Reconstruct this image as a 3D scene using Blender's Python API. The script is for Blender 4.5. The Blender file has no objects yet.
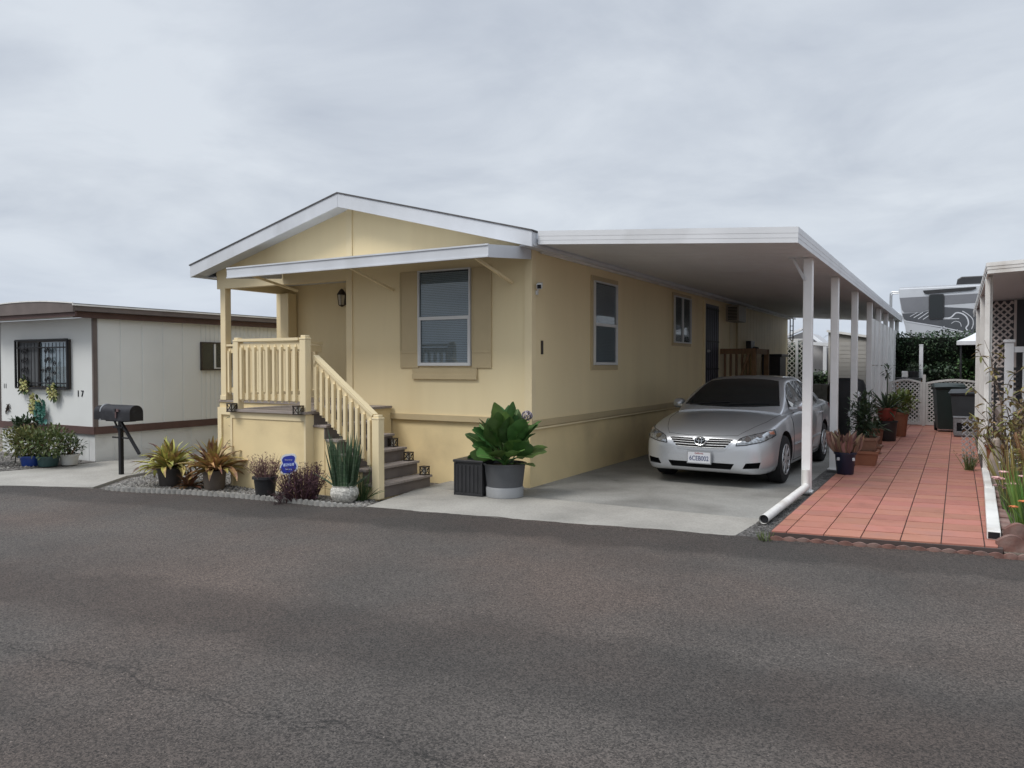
import bpy, bmesh, math, random
from mathutils import Vector, Matrix, noise as mnoise
from mathutils.bvhtree import BVHTree
random.seed(7)
SC = bpy.context.scene
COL = SC.collection
R = math.radians
PI = math.pi

# ------------------------------------------------------------------ materials
def mat(name, col, rough=.6, var=.12, vs=3.0, isl=0.0, hue=0.0, bump=0.0, bs=60.0, metal=0.0, spec=.5, coat=0.0,
        stretch=(1, 1, 1), fine=0.0, fs=150.0, col2=None, c2s=1.2, c2lo=.45, c2hi=.6, trans=0.0, spots=None):
    m = bpy.data.materials.new(name); m.use_nodes = True
    nt = m.node_tree; N = nt.nodes; L = nt.links
    for n in list(N): N.remove(n)
    out = N.new('ShaderNodeOutputMaterial'); p = N.new('ShaderNodeBsdfPrincipled')
    L.new(p.outputs[0], out.inputs[0])
    p.inputs['Roughness'].default_value = rough
    p.inputs['Metallic'].default_value = metal
    p.inputs['Specular IOR Level'].default_value = spec
    p.inputs['Coat Weight'].default_value = coat
    p.inputs['Coat Roughness'].default_value = .03
    tc = N.new('ShaderNodeTexCoord'); mp = N.new('ShaderNodeMapping'); mp.inputs['Scale'].default_value = stretch
    L.new(tc.outputs['Object'], mp.inputs[0])
    def noise(scale, detail=5):
        n = N.new('ShaderNodeTexNoise'); n.inputs['Scale'].default_value = scale; n.inputs['Detail'].default_value = detail
        L.new(mp.outputs[0], n.inputs['Vector']); return n
    def mix(bt, a, b, fac):
        x = N.new('ShaderNodeMix'); x.data_type = 'RGBA'; x.blend_type = bt
        for sock, v in ((x.inputs[6], a), (x.inputs[7], b), (x.inputs[0], fac)):
            if hasattr(v, 'links'): L.new(v, sock)
            else: sock.default_value = v
        return x.outputs[2]
    def rng(src, lo, hi, a, b):
        r = N.new('ShaderNodeMapRange'); r.inputs[1].default_value = lo; r.inputs[2].default_value = hi
        r.inputs[3].default_value = a; r.inputs[4].default_value = b; L.new(src, r.inputs[0]); return r.outputs[0]
    c = (*col, 1)
    if col2 is not None:
        c = mix('MIX', c, (*col2, 1), rng(noise(c2s).outputs[0], c2lo, c2hi, 0, 1))
    if var:
        f = rng(noise(vs, 6).outputs[0], .3, .7, 1 - var, 1 + var)
        cb = N.new('ShaderNodeCombineColor')
        for i in range(3): L.new(f, cb.inputs[i])
        c = mix('MULTIPLY', c, cb.outputs[0], 1.0)
    if fine:
        v = N.new('ShaderNodeTexVoronoi'); v.inputs['Scale'].default_value = fs
        L.new(mp.outputs[0], v.inputs['Vector'])
        sp = N.new('ShaderNodeSeparateColor'); L.new(v.outputs['Color'], sp.inputs[0])
        f = rng(sp.outputs[0], 0, 1, 1 - fine, 1 + fine)
        cb = N.new('ShaderNodeCombineColor')
        for i in range(3): L.new(f, cb.inputs[i])
        c = mix('MULTIPLY', c, cb.outputs[0], 1.0)
    if spots:
        v = N.new('ShaderNodeTexVoronoi'); v.inputs['Scale'].default_value = spots[0]
        wn_ = N.new('ShaderNodeVectorMath'); wn_.operation = 'ADD'; nz_ = noise(5, 3); L.new(mp.outputs[0], wn_.inputs[0])
        sc_n = N.new('ShaderNodeVectorMath'); sc_n.operation = 'SCALE'; L.new(nz_.outputs['Color'], sc_n.inputs[0]); sc_n.inputs[3].default_value = .22
        L.new(sc_n.outputs[0], wn_.inputs[1]); L.new(wn_.outputs[0], v.inputs['Vector'])
        sp = N.new('ShaderNodeSeparateColor'); L.new(v.outputs['Color'], sp.inputs[0])
        gt = N.new('ShaderNodeMath'); gt.operation = 'GREATER_THAN'; L.new(sp.outputs[0], gt.inputs[0]); gt.inputs[1].default_value = .55
        f0 = rng(v.outputs['Distance'], spots[1]*.4, spots[1], spots[2], 0)
        ml = N.new('ShaderNodeMath'); ml.operation = 'MULTIPLY'; L.new(f0, ml.inputs[0]); L.new(gt.outputs[0], ml.inputs[1])
        c = mix('MULTIPLY', c, (.35, .33, .31, 1), ml.outputs[0])
    if isl or hue:
        g = N.new('ShaderNodeNewGeometry'); h = N.new('ShaderNodeHueSaturation')
        L.new(rng(g.outputs['Random Per Island'], 0, 1, 1 - isl, 1 + isl), h.inputs['Value'])
        wn = N.new('ShaderNodeTexWhiteNoise'); wn.noise_dimensions = '1D'; L.new(g.outputs['Random Per Island'], wn.inputs['W'])
        L.new(rng(wn.outputs[0], 0, 1, .5 - hue, .5 + hue), h.inputs['Hue'])
        if hasattr(c, 'links'): L.new(c, h.inputs['Color'])
        else: h.inputs['Color'].default_value = c
        c = h.outputs[0]
    if hasattr(c, 'links'): L.new(c, p.inputs['Base Color'])
    else: p.inputs['Base Color'].default_value = c
    if bump:
        b = N.new('ShaderNodeBump'); b.inputs['Strength'].default_value = bump; b.inputs['Distance'].default_value = .01
        L.new(noise(bs, 4).outputs[0], b.inputs['Height']); L.new(b.outputs[0], p.inputs['Normal'])
    if trans:
        t = N.new('ShaderNodeBsdfTranslucent'); ms = N.new('ShaderNodeMixShader'); ms.inputs[0].default_value = trans
        if hasattr(c, 'links'): L.new(c, t.inputs[0])
        else: t.inputs[0].default_value = c
        L.new(p.outputs[0], ms.inputs[1]); L.new(t.outputs[0], ms.inputs[2]); L.new(ms.outputs[0], out.inputs[0])
    return m

def glass_mat(name, tint=(.75, .8, .8), rough=.02):
    m = bpy.data.materials.new(name); m.use_nodes = True
    nt = m.node_tree; N = nt.nodes; L = nt.links
    for n in list(N): N.remove(n)
    out = N.new('ShaderNodeOutputMaterial'); ms = N.new('ShaderNodeMixShader')
    t = N.new('ShaderNodeBsdfTransparent'); t.inputs[0].default_value = (*tint, 1)
    g = N.new('ShaderNodeBsdfGlossy'); g.inputs['Roughness'].default_value = rough
    lw = N.new('ShaderNodeLayerWeight'); lw.inputs[0].default_value = .5
    pw = N.new('ShaderNodeMath'); pw.operation = 'POWER'; L.new(lw.outputs['Facing'], pw.inputs[0]); pw.inputs[1].default_value = 3.5
    fr = N.new('ShaderNodeMath'); fr.operation = 'MULTIPLY_ADD'; L.new(pw.outputs[0], fr.inputs[0]); fr.inputs[1].default_value = .8; fr.inputs[2].default_value = .05
    L.new(fr.outputs[0], ms.inputs[0]); L.new(t.outputs[0], ms.inputs[1]); L.new(g.outputs[0], ms.inputs[2])
    L.new(ms.outputs[0], out.inputs[0]); return m

# ------------------------------------------------------------------ mesh builder
class MB:
    def __init__(s): s.v = []; s.f = []; s.mi = []
    def add(s, vs, fs, m=0):
        o = len(s.v); s.v += [tuple(v) for v in vs]
        for f in fs: s.f.append(tuple(i + o for i in f)); s.mi.append(m)
        return s
    def box(s, x0, x1, y0, y1, z0, z1, m=0):
        return s.add([(x0,y0,z0),(x1,y0,z0),(x1,y1,z0),(x0,y1,z0),(x0,y0,z1),(x1,y0,z1),(x1,y1,z1),(x0,y1,z1)],
                     [(3,2,1,0),(4,5,6,7),(0,1,5,4),(1,2,6,5),(2,3,7,6),(3,0,4,7)], m)
    def beam(s, p, q, w, h, up=(0, 0, 1), m=0):
        p = Vector(p); q = Vector(q); d = (q - p).normalized(); up = Vector(up)
        a = d.cross(up)
        if a.length < 1e-4: a = d.cross(Vector((0, 1, 0)))
        a.normalize(); b = a.cross(d).normalized(); a = a * w / 2; b = b * h / 2
        vs = [p-a-b, p+a-b, p+a+b, p-a+b, q-a-b, q+a-b, q+a+b, q-a+b]
        return s.add(vs, [(0,1,2,3),(7,6,5,4),(0,4,5,1),(1,5,6,2),(2,6,7,3),(3,7,4,0)], m)
    def prism(s, poly, vec, m=0):
        n = len(poly); vec = Vector(vec); a = [Vector(p) for p in poly]; b = [p + vec for p in a]
        return s.add(a + b, [tuple(range(n - 1, -1, -1)), tuple(range(n, 2 * n))] +
                     [(i, (i + 1) % n, n + (i + 1) % n, n + i) for i in range(n)], m)
    def tube(s, pts, r, n=8, m=0, caps=True):
        pts = [Vector(p) for p in pts]; k = len(pts)
        rs = r if isinstance(r, (list, tuple)) else [r] * k
        ref = None; rings = []
        for i, p in enumerate(pts):
            d = (pts[min(i + 1, k - 1)] - pts[max(i - 1, 0)]).normalized()
            if ref is None:
                ref = d.cross(Vector((0, 0, 1)))
                if ref.length < .1: ref = d.cross(Vector((1, 0, 0)))
            ref = (ref - d * ref.dot(d)).normalized(); o = d.cross(ref)
            rings.append([p + (ref * math.cos(2*PI*j/n) + o * math.sin(2*PI*j/n)) * rs[i] for j in range(n)])
        vs = [v for rg in rings for v in rg]; fs = []
        for i in range(k - 1):
            for j in range(n):
                fs.append((i*n+j, i*n+(j+1) % n, (i+1)*n+(j+1) % n, (i+1)*n+j))
        if caps: fs += [tuple(range(n-1, -1, -1)), tuple(range((k-1)*n, k*n))]
        return s.add(vs, fs, m)
    def lathe(s, prof, n=24, c=(0, 0, 0), m=0, axis='z', sx=1, sy=1):
        vs = []; fs = []; k = len(prof)
        for (r, z) in prof:
            for j in range(n):
                x = r*math.cos(2*PI*j/n)*sx; y = r*math.sin(2*PI*j/n)*sy
                p = {'z': (x, y, z), 'y': (x, z, y), 'x': (z, x, y)}[axis]
                vs.append((p[0]+c[0], p[1]+c[1], p[2]+c[2]))
        for i in range(k-1):
            for j in range(n): fs.append((i*n+j, i*n+(j+1) % n, (i+1)*n+(j+1) % n, (i+1)*n+j))
        if prof[0][0] > 1e-5: fs.append(tuple(range(n-1, -1, -1)))
        if prof[-1][0] > 1e-5: fs.append(tuple(range((k-1)*n, k*n)))
        return s.add(vs, fs, m)
    def grid(s, rows, m=0, close=False):
        h = len(rows); w = len(rows[0]); fs = []
        for i in range(h-1):
            for j in range(w if close else w-1):
                fs.append((i*w+j, i*w+(j+1) % w, (i+1)*w+(j+1) % w, (i+1)*w+j))
        return s.add([p for r in rows for p in r], fs, m)
    def leaf(s, base, d, length, width, droop=.4, segs=5, fold=.25, shape='oval', m=0, twist=0.0, wav=0.0, rib=0, bend=0.0):
        """a folded, drooping leaf blade"""
        p = Vector(base); d = Vector(d).normalized(); rows = []; ribs = []
        up = Vector((0, 0, 1)); st = length / segs
        for i in range(segs + 1):
            t = i / segs
            if shape == 'oval': w = math.sin(PI * min(1, t * .93 + .05)) ** .8
            elif shape == 'strap': w = min(1, t*5+.5) * (1 - max(0, t-.6)/.4*.97)**.7
            elif shape == 'blade': w = (1 - t) ** .6 * min(1, .6 + t)
            else: w = 1 - t
            w = max(w, .03) * width / 2
            a = d.cross(up)
            if a.length < .05: a = Vector((math.cos(twist), math.sin(twist), 0))
            a.normalize()
            if twist: a.rotate(Matrix.Rotation(twist, 3, d))
            nrm = a.cross(d).normalized()
            u1 = wav*w*random.uniform(-1, 1); u2 = wav*w*random.uniform(-1, 1)
            rows.append([p - a*w*(1+u1/max(w, 1e-4)*.35) + nrm*(w*fold*2+u1), p.copy(), p + a*w*(1+u2/max(w, 1e-4)*.35) + nrm*(w*fold*2+u2)])
            if rib: ribs.append([p - a*max(.0035, width*.022*(1-t)) + nrm*.003, p + a*max(.0035, width*.022*(1-t)) + nrm*.003])
            if bend: d = (d + a*bend/segs).normalized()
            p = p + d * st
            d = (d + Vector((0, 0, -1)) * droop / segs * (.5 + t)).normalized()
        if rib: s.grid(ribs, rib)
        return s.grid(rows, m)
    def build(s, name, mats, parent=None, loc=None, world=True, smooth=False, bevel=0.0, rot=None, angle=40):
        me = bpy.data.meshes.new(name)
        off = Vector((0, 0, 0))
        if parent is not None and world:
            q = parent
            while q is not None: off += q.location; q = q.parent
        elif loc is not None and world: off = Vector(loc)
        me.from_pydata([tuple(Vector(v) - off) for v in s.v], [], s.f)
        if not isinstance(mats, (list, tuple)): mats = [mats]
        for x in mats: me.materials.append(x)
        me.polygons.foreach_set('material_index', s.mi)
        bm = bmesh.new(); bm.from_mesh(me); bmesh.ops.recalc_face_normals(bm, faces=bm.faces); bm.to_mesh(me); bm.free()
        if smooth:
            me.polygons.foreach_set('use_smooth', [True] * len(me.polygons))
            me.set_sharp_from_angle(angle=R(angle))
        me.update()
        o = bpy.data.objects.new(name, me); COL.objects.link(o)
        if parent is not None: o.parent = parent
        elif loc is not None: o.location = loc
        if rot is not None: o.rotation_euler = rot
        if bevel:
            b = o.modifiers.new('bev', 'BEVEL'); b.width = bevel; b.segments = 2; b.limit_method = 'ANGLE'; b.angle_limit = R(50)
        return o

def tag(o, label, cat, group=None, kind=None):
    o['label'] = label; o['category'] = cat
    if group: o['group'] = group
    if kind: o['kind'] = kind
    return o
def thing(name, label, cat, loc=(0, 0, 0), rz=0.0, group=None):
    o = bpy.data.objects.new(name, None); COL.objects.link(o)
    o.location = loc; o.rotation_euler = (0, 0, rz); o.empty_display_size = .2
    return tag(o, label, cat, group)
def struct(name, mb, m, kind='structure', **k):
    o = mb.build(name, m, **k); o['kind'] = kind; return o
def copy_tree(o, parent=None):
    c = o.copy(); COL.objects.link(c); c.parent = parent
    for ch in list(o.children): copy_tree(ch, c)
    return c
def sheet(poly, z, z0=None):
    mb = MB()
    if z0 is None: mb.add([(x, y, z) for x, y in poly], [tuple(range(len(poly)))])
    else: mb.prism([(x, y, z0) for x, y in poly], (0, 0, z - z0))
    return mb
def text_obj(name, s, size, m, parent, matrix, extrude=.002, align='CENTER'):
    cu = bpy.data.curves.new(name, 'FONT'); cu.body = s; cu.size = size; cu.extrude = extrude
    cu.align_x = align; cu.align_y = 'CENTER'
    tmp = bpy.data.objects.new('tmp_text', cu); COL.objects.link(tmp)
    dg = bpy.context.evaluated_depsgraph_get()
    me = bpy.data.meshes.new_from_object(tmp.evaluated_get(dg)); me.transform(matrix)
    bpy.data.objects.remove(tmp); me.materials.clear(); me.materials.append(m)
    o = bpy.data.objects.new(name, me); COL.objects.link(o); o.parent = parent
    return o

# ------------------------------------------------------------------ palette
m_cream = mat('cream_siding', (.775, .645, .395), .62, .04, 1.6, bump=.16, bs=45, stretch=(1, 1, .14), col2=(.71, .58, .345), c2s=1.5, c2lo=.48, c2hi=.75)
m_skirt = mat('cream_skirting', (.74, .595, .335), .65, .08, 1.6, bump=.16, bs=40, col2=(.57, .45, .255), c2s=1.3, c2lo=.52, c2hi=.75)
m_tan = mat('tan_trim', (.50, .40, .235), .6, .06, 2, bump=.1, bs=50)
m_ltan = mat('cream_trim', (.755, .63, .395), .55, .05, 2, bump=.08, bs=50)
m_white = mat('white_paint', (.64, .65, .665), .45, .05, 2.5, bump=.04, bs=40, col2=(.55, .555, .56), c2s=1.8, c2lo=.55, c2hi=.75)
m_fas = mat('bluish_white_paint', (.57, .59, .62), .45, .06, 2.5, bump=.04, bs=40, col2=(.48, .495, .515), c2s=1.8, c2lo=.55, c2hi=.75, stretch=(1, 1, .4))
m_vinyl = mat('white_vinyl', (.62, .62, .61), .35, .03, 3)
m_post = mat('white_post_paint', (.80, .80, .79), .4, .05, 3, col2=(.70, .69, .67), c2s=4, c2lo=.55, c2hi=.8)
m_white2 = mat('weathered_white_paint', (.72, .71, .68), .5, .1, 3, bump=.08, bs=40, col2=(.56, .53, .49), c2s=2.5, c2lo=.55, c2hi=.72)
m_soffit = mat('carport_pan', (.60, .61, .62), .5, .06, 1.2, stretch=(1, .3, 1))
m_shingle = mat('roof_shingle', (.09, .085, .085), .9, .25, 8, fine=.3, fs=60, bump=.3, bs=80)
m_dark = mat('black_plastic', (.022, .022, .024), .45, .2, 8, bump=.06, bs=90)
m_black = mat('black_metal', (.012, .012, .014), .5, .2, 10, spec=.3)
m_rubber = mat('tyre_rubber', (.010, .010, .011), .85, .2, 12)
m_glass = glass_mat('window_glass', (.80, .84, .85))
m_inside = mat('dark_room', (.02, .023, .025), .8, .1, 3)
m_blind = mat('grey_blind', (.36, .39, .43), .6, .05, 3)
m_bronze = mat('dark_bronze', (.045, .035, .028), .45, .2, 10, metal=.3)
m_step = mat('composite_decking', (.27, .23, .205), .75, .18, 4, stretch=(1, 8, 8), bump=.15, bs=30)
m_riser = mat('brown_riser', (.15, .125, .112), .75, .15, 5, bump=.1)
m_wood = mat('brown_wood', (.20, .11, .05), .6, .25, 5, stretch=(6, 6, 1), bump=.1)
m_steel = mat('galvanised_metal', (.42, .43, .44), .4, .12, 8, metal=.7)
m_blackmetal = m_black
# ------------------------------------------------------------------ world, sun, camera
SUN_EL, SUN_AZ = 52, -152          # azimuth clockwise from +Y
w = bpy.data.worlds.new('World'); SC.world = w; w.use_nodes = True
nt = w.node_tree; N = nt.nodes; L = nt.links
for n in list(N): N.remove(n)
wo = N.new('ShaderNodeOutputWorld'); bg = N.new('ShaderNodeBackground'); L.new(bg.outputs[0], wo.inputs[0])
sky = N.new('ShaderNodeTexSky'); sky.sky_type = 'NISHITA'; sky.sun_disc = False
sky.sun_elevation = R(SUN_EL); sky.sun_rotation = R(SUN_AZ); sky.air_density = 1.4; sky.dust_density = 3
tc = N.new('ShaderNodeTexCoord'); sep = N.new('ShaderNodeSeparateXYZ'); L.new(tc.outputs['Generated'], sep.inputs[0])
def math_n(op, a, b=None, c=None):
    n = N.new('ShaderNodeMath'); n.operation = op
    for i, v in enumerate((a, b, c)):
        if v is None: continue
        if hasattr(v, 'links'): L.new(v, n.inputs[i])
        else: n.inputs[i].default_value = v
    return n.outputs[0]
zc = math_n('ADD', math_n('MAXIMUM', sep.outputs[2], 0.0), .16)
cx = math_n('DIVIDE', sep.outputs[0], zc); cy = math_n('DIVIDE', sep.outputs[1], zc)
cv = N.new('ShaderNodeCombineXYZ'); L.new(cx, cv.inputs[0]); L.new(cy, cv.inputs[1])
def wnoise(scale, detail, dist=0.0, rough=.5):
    n = N.new('ShaderNodeTexNoise'); n.inputs['Scale'].default_value = scale; n.inputs['Detail'].default_value = detail
    n.inputs['Distortion'].default_value = dist; n.inputs['Roughness'].default_value = rough
    L.new(cv.outputs[0], n.inputs['Vector']); return n.outputs[0]
n1 = wnoise(1.35, 9, .35, .56); n2 = wnoise(.5, 4, .3)
nn = math_n('ADD', math_n('MULTIPLY', n1, .6), math_n('MULTIPLY', n2, .4))
cr = N.new('ShaderNodeValToRGB'); L.new(nn, cr.inputs[0])
cr.color_ramp.elements[0].position = .40; cr.color_ramp.elements[0].color = (4.55, 4.98, 5.7, 1)
cr.color_ramp.elements[1].position = .60; cr.color_ramp.elements[1].color = (6.25, 6.68, 7.25, 1)
# the cloud deck is lightest low down at the horizon and thin (bright) overhead
hz = N.new('ShaderNodeMapRange'); hz.interpolation_type = 'SMOOTHSTEP'
L.new(sep.outputs[2], hz.inputs[0]); hz.inputs[1].default_value = 0.0; hz.inputs[2].default_value = .22
hz.inputs[3].default_value = 1.0; hz.inputs[4].default_value = 0.0
mx = N.new('ShaderNodeMix'); mx.data_type = 'RGBA'; L.new(math_n('MULTIPLY', hz.outputs[0], .6), mx.inputs[0])
L.new(cr.outputs[0], mx.inputs[6]); mx.inputs[7].default_value = (5.7, 6.4, 7.5, 1)
oh = N.new('ShaderNodeMapRange'); oh.interpolation_type = 'SMOOTHSTEP'
L.new(sep.outputs[2], oh.inputs[0]); oh.inputs[1].default_value = .48; oh.inputs[2].default_value = .95
oh.inputs[3].default_value = 1.0; oh.inputs[4].default_value = 2.6
sc_ = N.new('ShaderNodeVectorMath'); sc_.operation = 'SCALE'; L.new(mx.outputs[2], sc_.inputs[0]); L.new(oh.outputs[0], sc_.inputs[3])
mx2 = N.new('ShaderNodeMix'); mx2.data_type = 'RGBA'; mx2.inputs[0].default_value = .93
L.new(sky.outputs[0], mx2.inputs[6]); L.new(sc_.outputs[0], mx2.inputs[7])
L.new(mx2.outputs[2], bg.inputs[0]); bg.inputs[1].default_value = .085

sd = bpy.data.lights.new('sun', 'SUN'); sd.energy = 1.5; sd.angle = R(22); sd.color = (1, .965, .92)
so = bpy.data.objects.new('sun', sd); COL.objects.link(so); so.location = (0, 0, 20)
sv = Vector((math.sin(R(SUN_AZ))*math.cos(R(SUN_EL)), math.cos(R(SUN_AZ))*math.cos(R(SUN_EL)), math.sin(R(SUN_EL))))
so.rotation_euler = sv.to_track_quat('Z', 'Y').to_euler()

cd = bpy.data.cameras.new('camera'); cam = bpy.data.objects.new('camera', cd); COL.objects.link(cam)
cam.location = (0, 0, 1.6); cam.rotation_euler = (R(90) - math.atan(19/770), 0, R(30.1))
cd.sensor_width = 36; cd.lens = 770/1024*36; cd.clip_start = .05; cd.clip_end = 2000
SC.camera = cam
SC.view_settings.view_transform = 'Standard'; SC.view_settings.look = 'None'
SC.view_settings.exposure = 0.45; SC.view_settings.gamma = 1
SC.cycles.max_bounces = 8; SC.cycles.transparent_max_bounces = 16

# ------------------------------------------------------------------ ground
EDGE = [(-60, -6), (-20, 2.6), (-14, 4.4), (-10.86, 5.34), (-9.7, 5.9), (-8.4, 6.3), (-7.74, 6.43), (-5.77, 6.57), (-3.87, 6.84), (-1.7, 7.2), (.3, 7.5), (4, 8.0), (12, 9.3), (60, 17)]
def edge_y(x):
    for (a, b), (c, d) in zip(EDGE, EDGE[1:]):
        if a <= x <= c: return b + (d-b)*(x-a)/(c-a)
m_dirt = mat('dry_dirt', (.16, .135, .11), .95, .3, 1.5, bump=.3, bs=30)
struct('ground', sheet([(-900, -700), (900, -700), (900, 900), (-900, 900)], -.12), m_dirt)

def asphalt():
    m = mat('asphalt', (.070, .061, .054), .88, .17, .9, fine=.66, fs=125, bump=.9, bs=160, col2=(.086, .066, .055), c2s=.5, c2lo=.42, c2hi=.62)
    nt = m.node_tree; N = nt.nodes; L = nt.links
    p = next(n for n in N if n.type == 'BSDF_PRINCIPLED'); src = p.inputs['Base Color'].links[0].from_socket
    tc = next(n for n in N if n.type == 'TEX_COORD')
    sp = N.new('ShaderNodeSeparateXYZ'); L.new(tc.outputs['Object'], sp.inputs[0])
    def mt(op, a, b=None, c=None):
        n = N.new('ShaderNodeMath'); n.operation = op
        for i, v in enumerate((a, b, c)):
            if v is None: continue
            if hasattr(v, 'links'): L.new(v, n.inputs[i])
            else: n.inputs[i].default_value = v
        return n.outputs[0]
    def nz(scale, detail=4):
        n = N.new('ShaderNodeTexNoise'); n.inputs['Scale'].default_value = scale; n.inputs['Detail'].default_value = detail
        L.new(tc.outputs['Object'], n.inputs['Vector']); return n.outputs[0]
    def sm(v, a, b, lo, hi):
        r = N.new('ShaderNodeMapRange'); r.interpolation_type = 'SMOOTHSTEP'; L.new(v, r.inputs[0])
        for i, x in enumerate((a, b, lo, hi)): r.inputs[i+1].default_value = x
        return r.outputs[0]
    X, Y = sp.outputs[0], sp.outputs[1]
    def mul(fac):
        nonlocal src
        cb = N.new('ShaderNodeCombineColor')
        for i in range(3): L.new(fac, cb.inputs[i])
        x = N.new('ShaderNodeMix'); x.data_type = 'RGBA'; x.blend_type = 'MULTIPLY'; x.inputs[0].default_value = 1
        L.new(src, x.inputs[6]); L.new(cb.outputs[0], x.inputs[7]); src = x.outputs[2]
    # darker sealed strip along the far edge of the road, and two worn wheel lanes
    dl = mt('SUBTRACT', mt('ADD', mt('MULTIPLY', X, .15), 7.45), Y)      # metres from the far edge
    dl = mt('ADD', dl, mt('MULTIPLY', mt('SUBTRACT', nz(1.6), .5), .7))
    mul(sm(dl, .62, .85, .62, 1.0))
    lane = mt('ADD', dl, mt('MULTIPLY', mt('SUBTRACT', nz(.6), .5), .8))
    d1 = mt('ABSOLUTE', mt('SUBTRACT', lane, 3.55)); mul(sm(d1, .25, .6, .70, 1.0))
    d2 = mt('ABSOLUTE', mt('SUBTRACT', lane, 1.95)); mul(sm(d2, .2, .8, 1.10, 1.0)); d3 = mt('ABSOLUTE', mt('SUBTRACT', lane, 5.2)); mul(sm(d3, .2, .6, .76, 1.0))
    # long wandering crack
    cl = mt('SUBTRACT', mt('ADD', mt('MULTIPLY', X, .085), 2.72), Y)
    cl = mt('ADD', cl, mt('MULTIPLY', mt('SUBTRACT', nz(2.2, 9), .5), .42))
    br = mt('MULTIPLY', nz(14, 5), .017)
    crack = mt('LESS_THAN', mt('ABSOLUTE', cl), br)
    cl2 = mt('ADD', mt('ADD', cl, -.05), mt('MULTIPLY', mt('SUBTRACT', nz(3.5, 6), .5), .5)); crack2 = mt('MULTIPLY', mt('LESS_THAN', mt('ABSOLUTE', cl2), .006), mt('GREATER_THAN', nz(4, 3), .52))
    rough_ = sm(mt('ABSOLUTE', cl), .02, .16, 1.0, 0.0)
    crumbs = mt('MULTIPLY', rough_, mt('GREATER_THAN', nz(38, 3), .56))
    mul(mt('SUBTRACT', 1.0, mt('MULTIPLY', crumbs, .45)))
    crack = mt('MAXIMUM', crack, crack2)
    gate = mt('GREATER_THAN', nz(6, 3), .45)
    gx = mt('LESS_THAN', X, -.3)
    mul(mt('SUBTRACT', 1.0, mt('MULTIPLY', mt('MULTIPLY', mt('MULTIPLY', crack, gate), gx), .42)))
    # small pale stones in the surface
    v = N.new('ShaderNodeTexVoronoi'); v.inputs['Scale'].default_value = 20; L.new(tc.outputs['Object'], v.inputs['Vector'])
    st = mt('LESS_THAN', v.outputs['Distance'], .075)
    vv = N.new('ShaderNodeSeparateColor'); L.new(v.outputs['Color'], vv.inputs[0])
    st = mt('MULTIPLY', st, mt('GREATER_THAN', vv.outputs[0], .6))
    mul(mt('ADD', 1.0, mt('MULTIPLY', st, 2.0)))
    L.new(src, p.inputs['Base Color'])
    return m
m_asphalt = asphalt()
mb = MB(); nE = len(EDGE)
def dip(x):
    def ss(a, b, v): t = min(1, max(0, (v-a)/(b-a))); return t*t*(3-2*t)
    return -.042*ss(-10.3, -9.2, x)*(1-ss(-6.4, -5.6, x))
RXS = [-60, -20, -14, -11.5] + [-10.86+i*.2 for i in range(28)] + [-5.2, -3.87, -1.7, .3, 4, 12, 60]
rows = [[(x, edge_y(x), dip(x)) for x in RXS], [(x, edge_y(x)-2.5, 0) for x in RXS], [(x, -60, 0) for x in RXS]]
mb.grid(rows)
struct('road', mb, m_asphalt)
mb = MB(); top = []; bot = []                      # crumbled asphalt lip lapping unevenly over the slabs
x = -11.6
while x < .3:
    y = edge_y(x); top.append((x, y + .012 + .045*mnoise.noise(Vector((x*2.3, 3.1, 0))) + .02*mnoise.noise(Vector((x*11, 1.7, 0))), .0175+dip(x))); bot.append((x, y-.14, -.006+dip(x))); x += .025
mb.grid([bot, top]); struct('road_edge', mb, m_asphalt)

m_conc = mat('driveway_concrete', (.28, .275, .255), .85, .17, 1.1, spots=(1.1, .16, .55), fine=.10, fs=70, bump=.12, bs=70, col2=(.18, .175, .16), c2s=.8, c2lo=.46, c2hi=.66)
m_conc2 = mat('pale_apron_concrete', (.315, .30, .27), .85, .16, 1.3, spots=(1.4, .10, .45), fine=.10, fs=70, bump=.12, bs=70, col2=(.25, .24, .215), c2s=1.2, c2lo=.5, c2hi=.75)
# driveway: pale apron by the road, greyer slab under the carport, and the pad at the foot of the steps
ap = [(-5.72, edge_y(-5.72)+.01), (-3.87, 6.85), (-1.78, edge_y(-1.78)+.01), (-1.76, 8.10), (-5.98, 8.02)]
ap = [(-5.72, edge_y(-5.72)+.01), (-3.87, 6.85), (-1.78, edge_y(-1.78)+.01), (-1.72, 8.12), (-4.68, 8.06), (-6.0, 8.03)]
struct('driveway_apron', sheet(ap, .014, -.05), m_conc2)
struct('driveway', sheet([(-6.0, 8.045), (-4.68, 8.075), (-1.72, 8.135), (-1.70, 26.0), (-6.0, 26.0)], .012, -.05), m_conc)
struct('side_driveway', sheet([(-12.9, edge_y(-12.9)+.01), (-10.86, 5.35), (-9.72, 5.905), (-10.3, 6.75), (-10.55, 8.0), (-10.65, 20), (-12.17, 20), (-12.17, 7.1), (-12.3, 6.2)], .012, -.05), m_conc2)
m_gravelbase = mat('gravel_base', (.13, .12, .11), .95, .3, 10, fine=.55, fs=45, bump=.5, bs=40)
gb = [(-9.7, 5.92), (-8.4, 6.32), (-7.74, 6.45), (-5.74, 6.6), (-6.02, 8.0), (-6.02, 8.6), (-10.53, 8.6), (-10.53, 8.0), (-10.28, 6.77)]
struct('gravel_bed', sheet(gb, -.022, -.1), m_gravelbase)
gb2 = [(-16.5, 3.7), (-12.92, 4.75), (-12.32, 6.2), (-12.19, 7.1), (-12.19, 7.46), (-16.5, 7.46)]
struct('neighbour_gravel_bed', sheet(gb2, .02, -.05), m_gravelbase)
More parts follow.
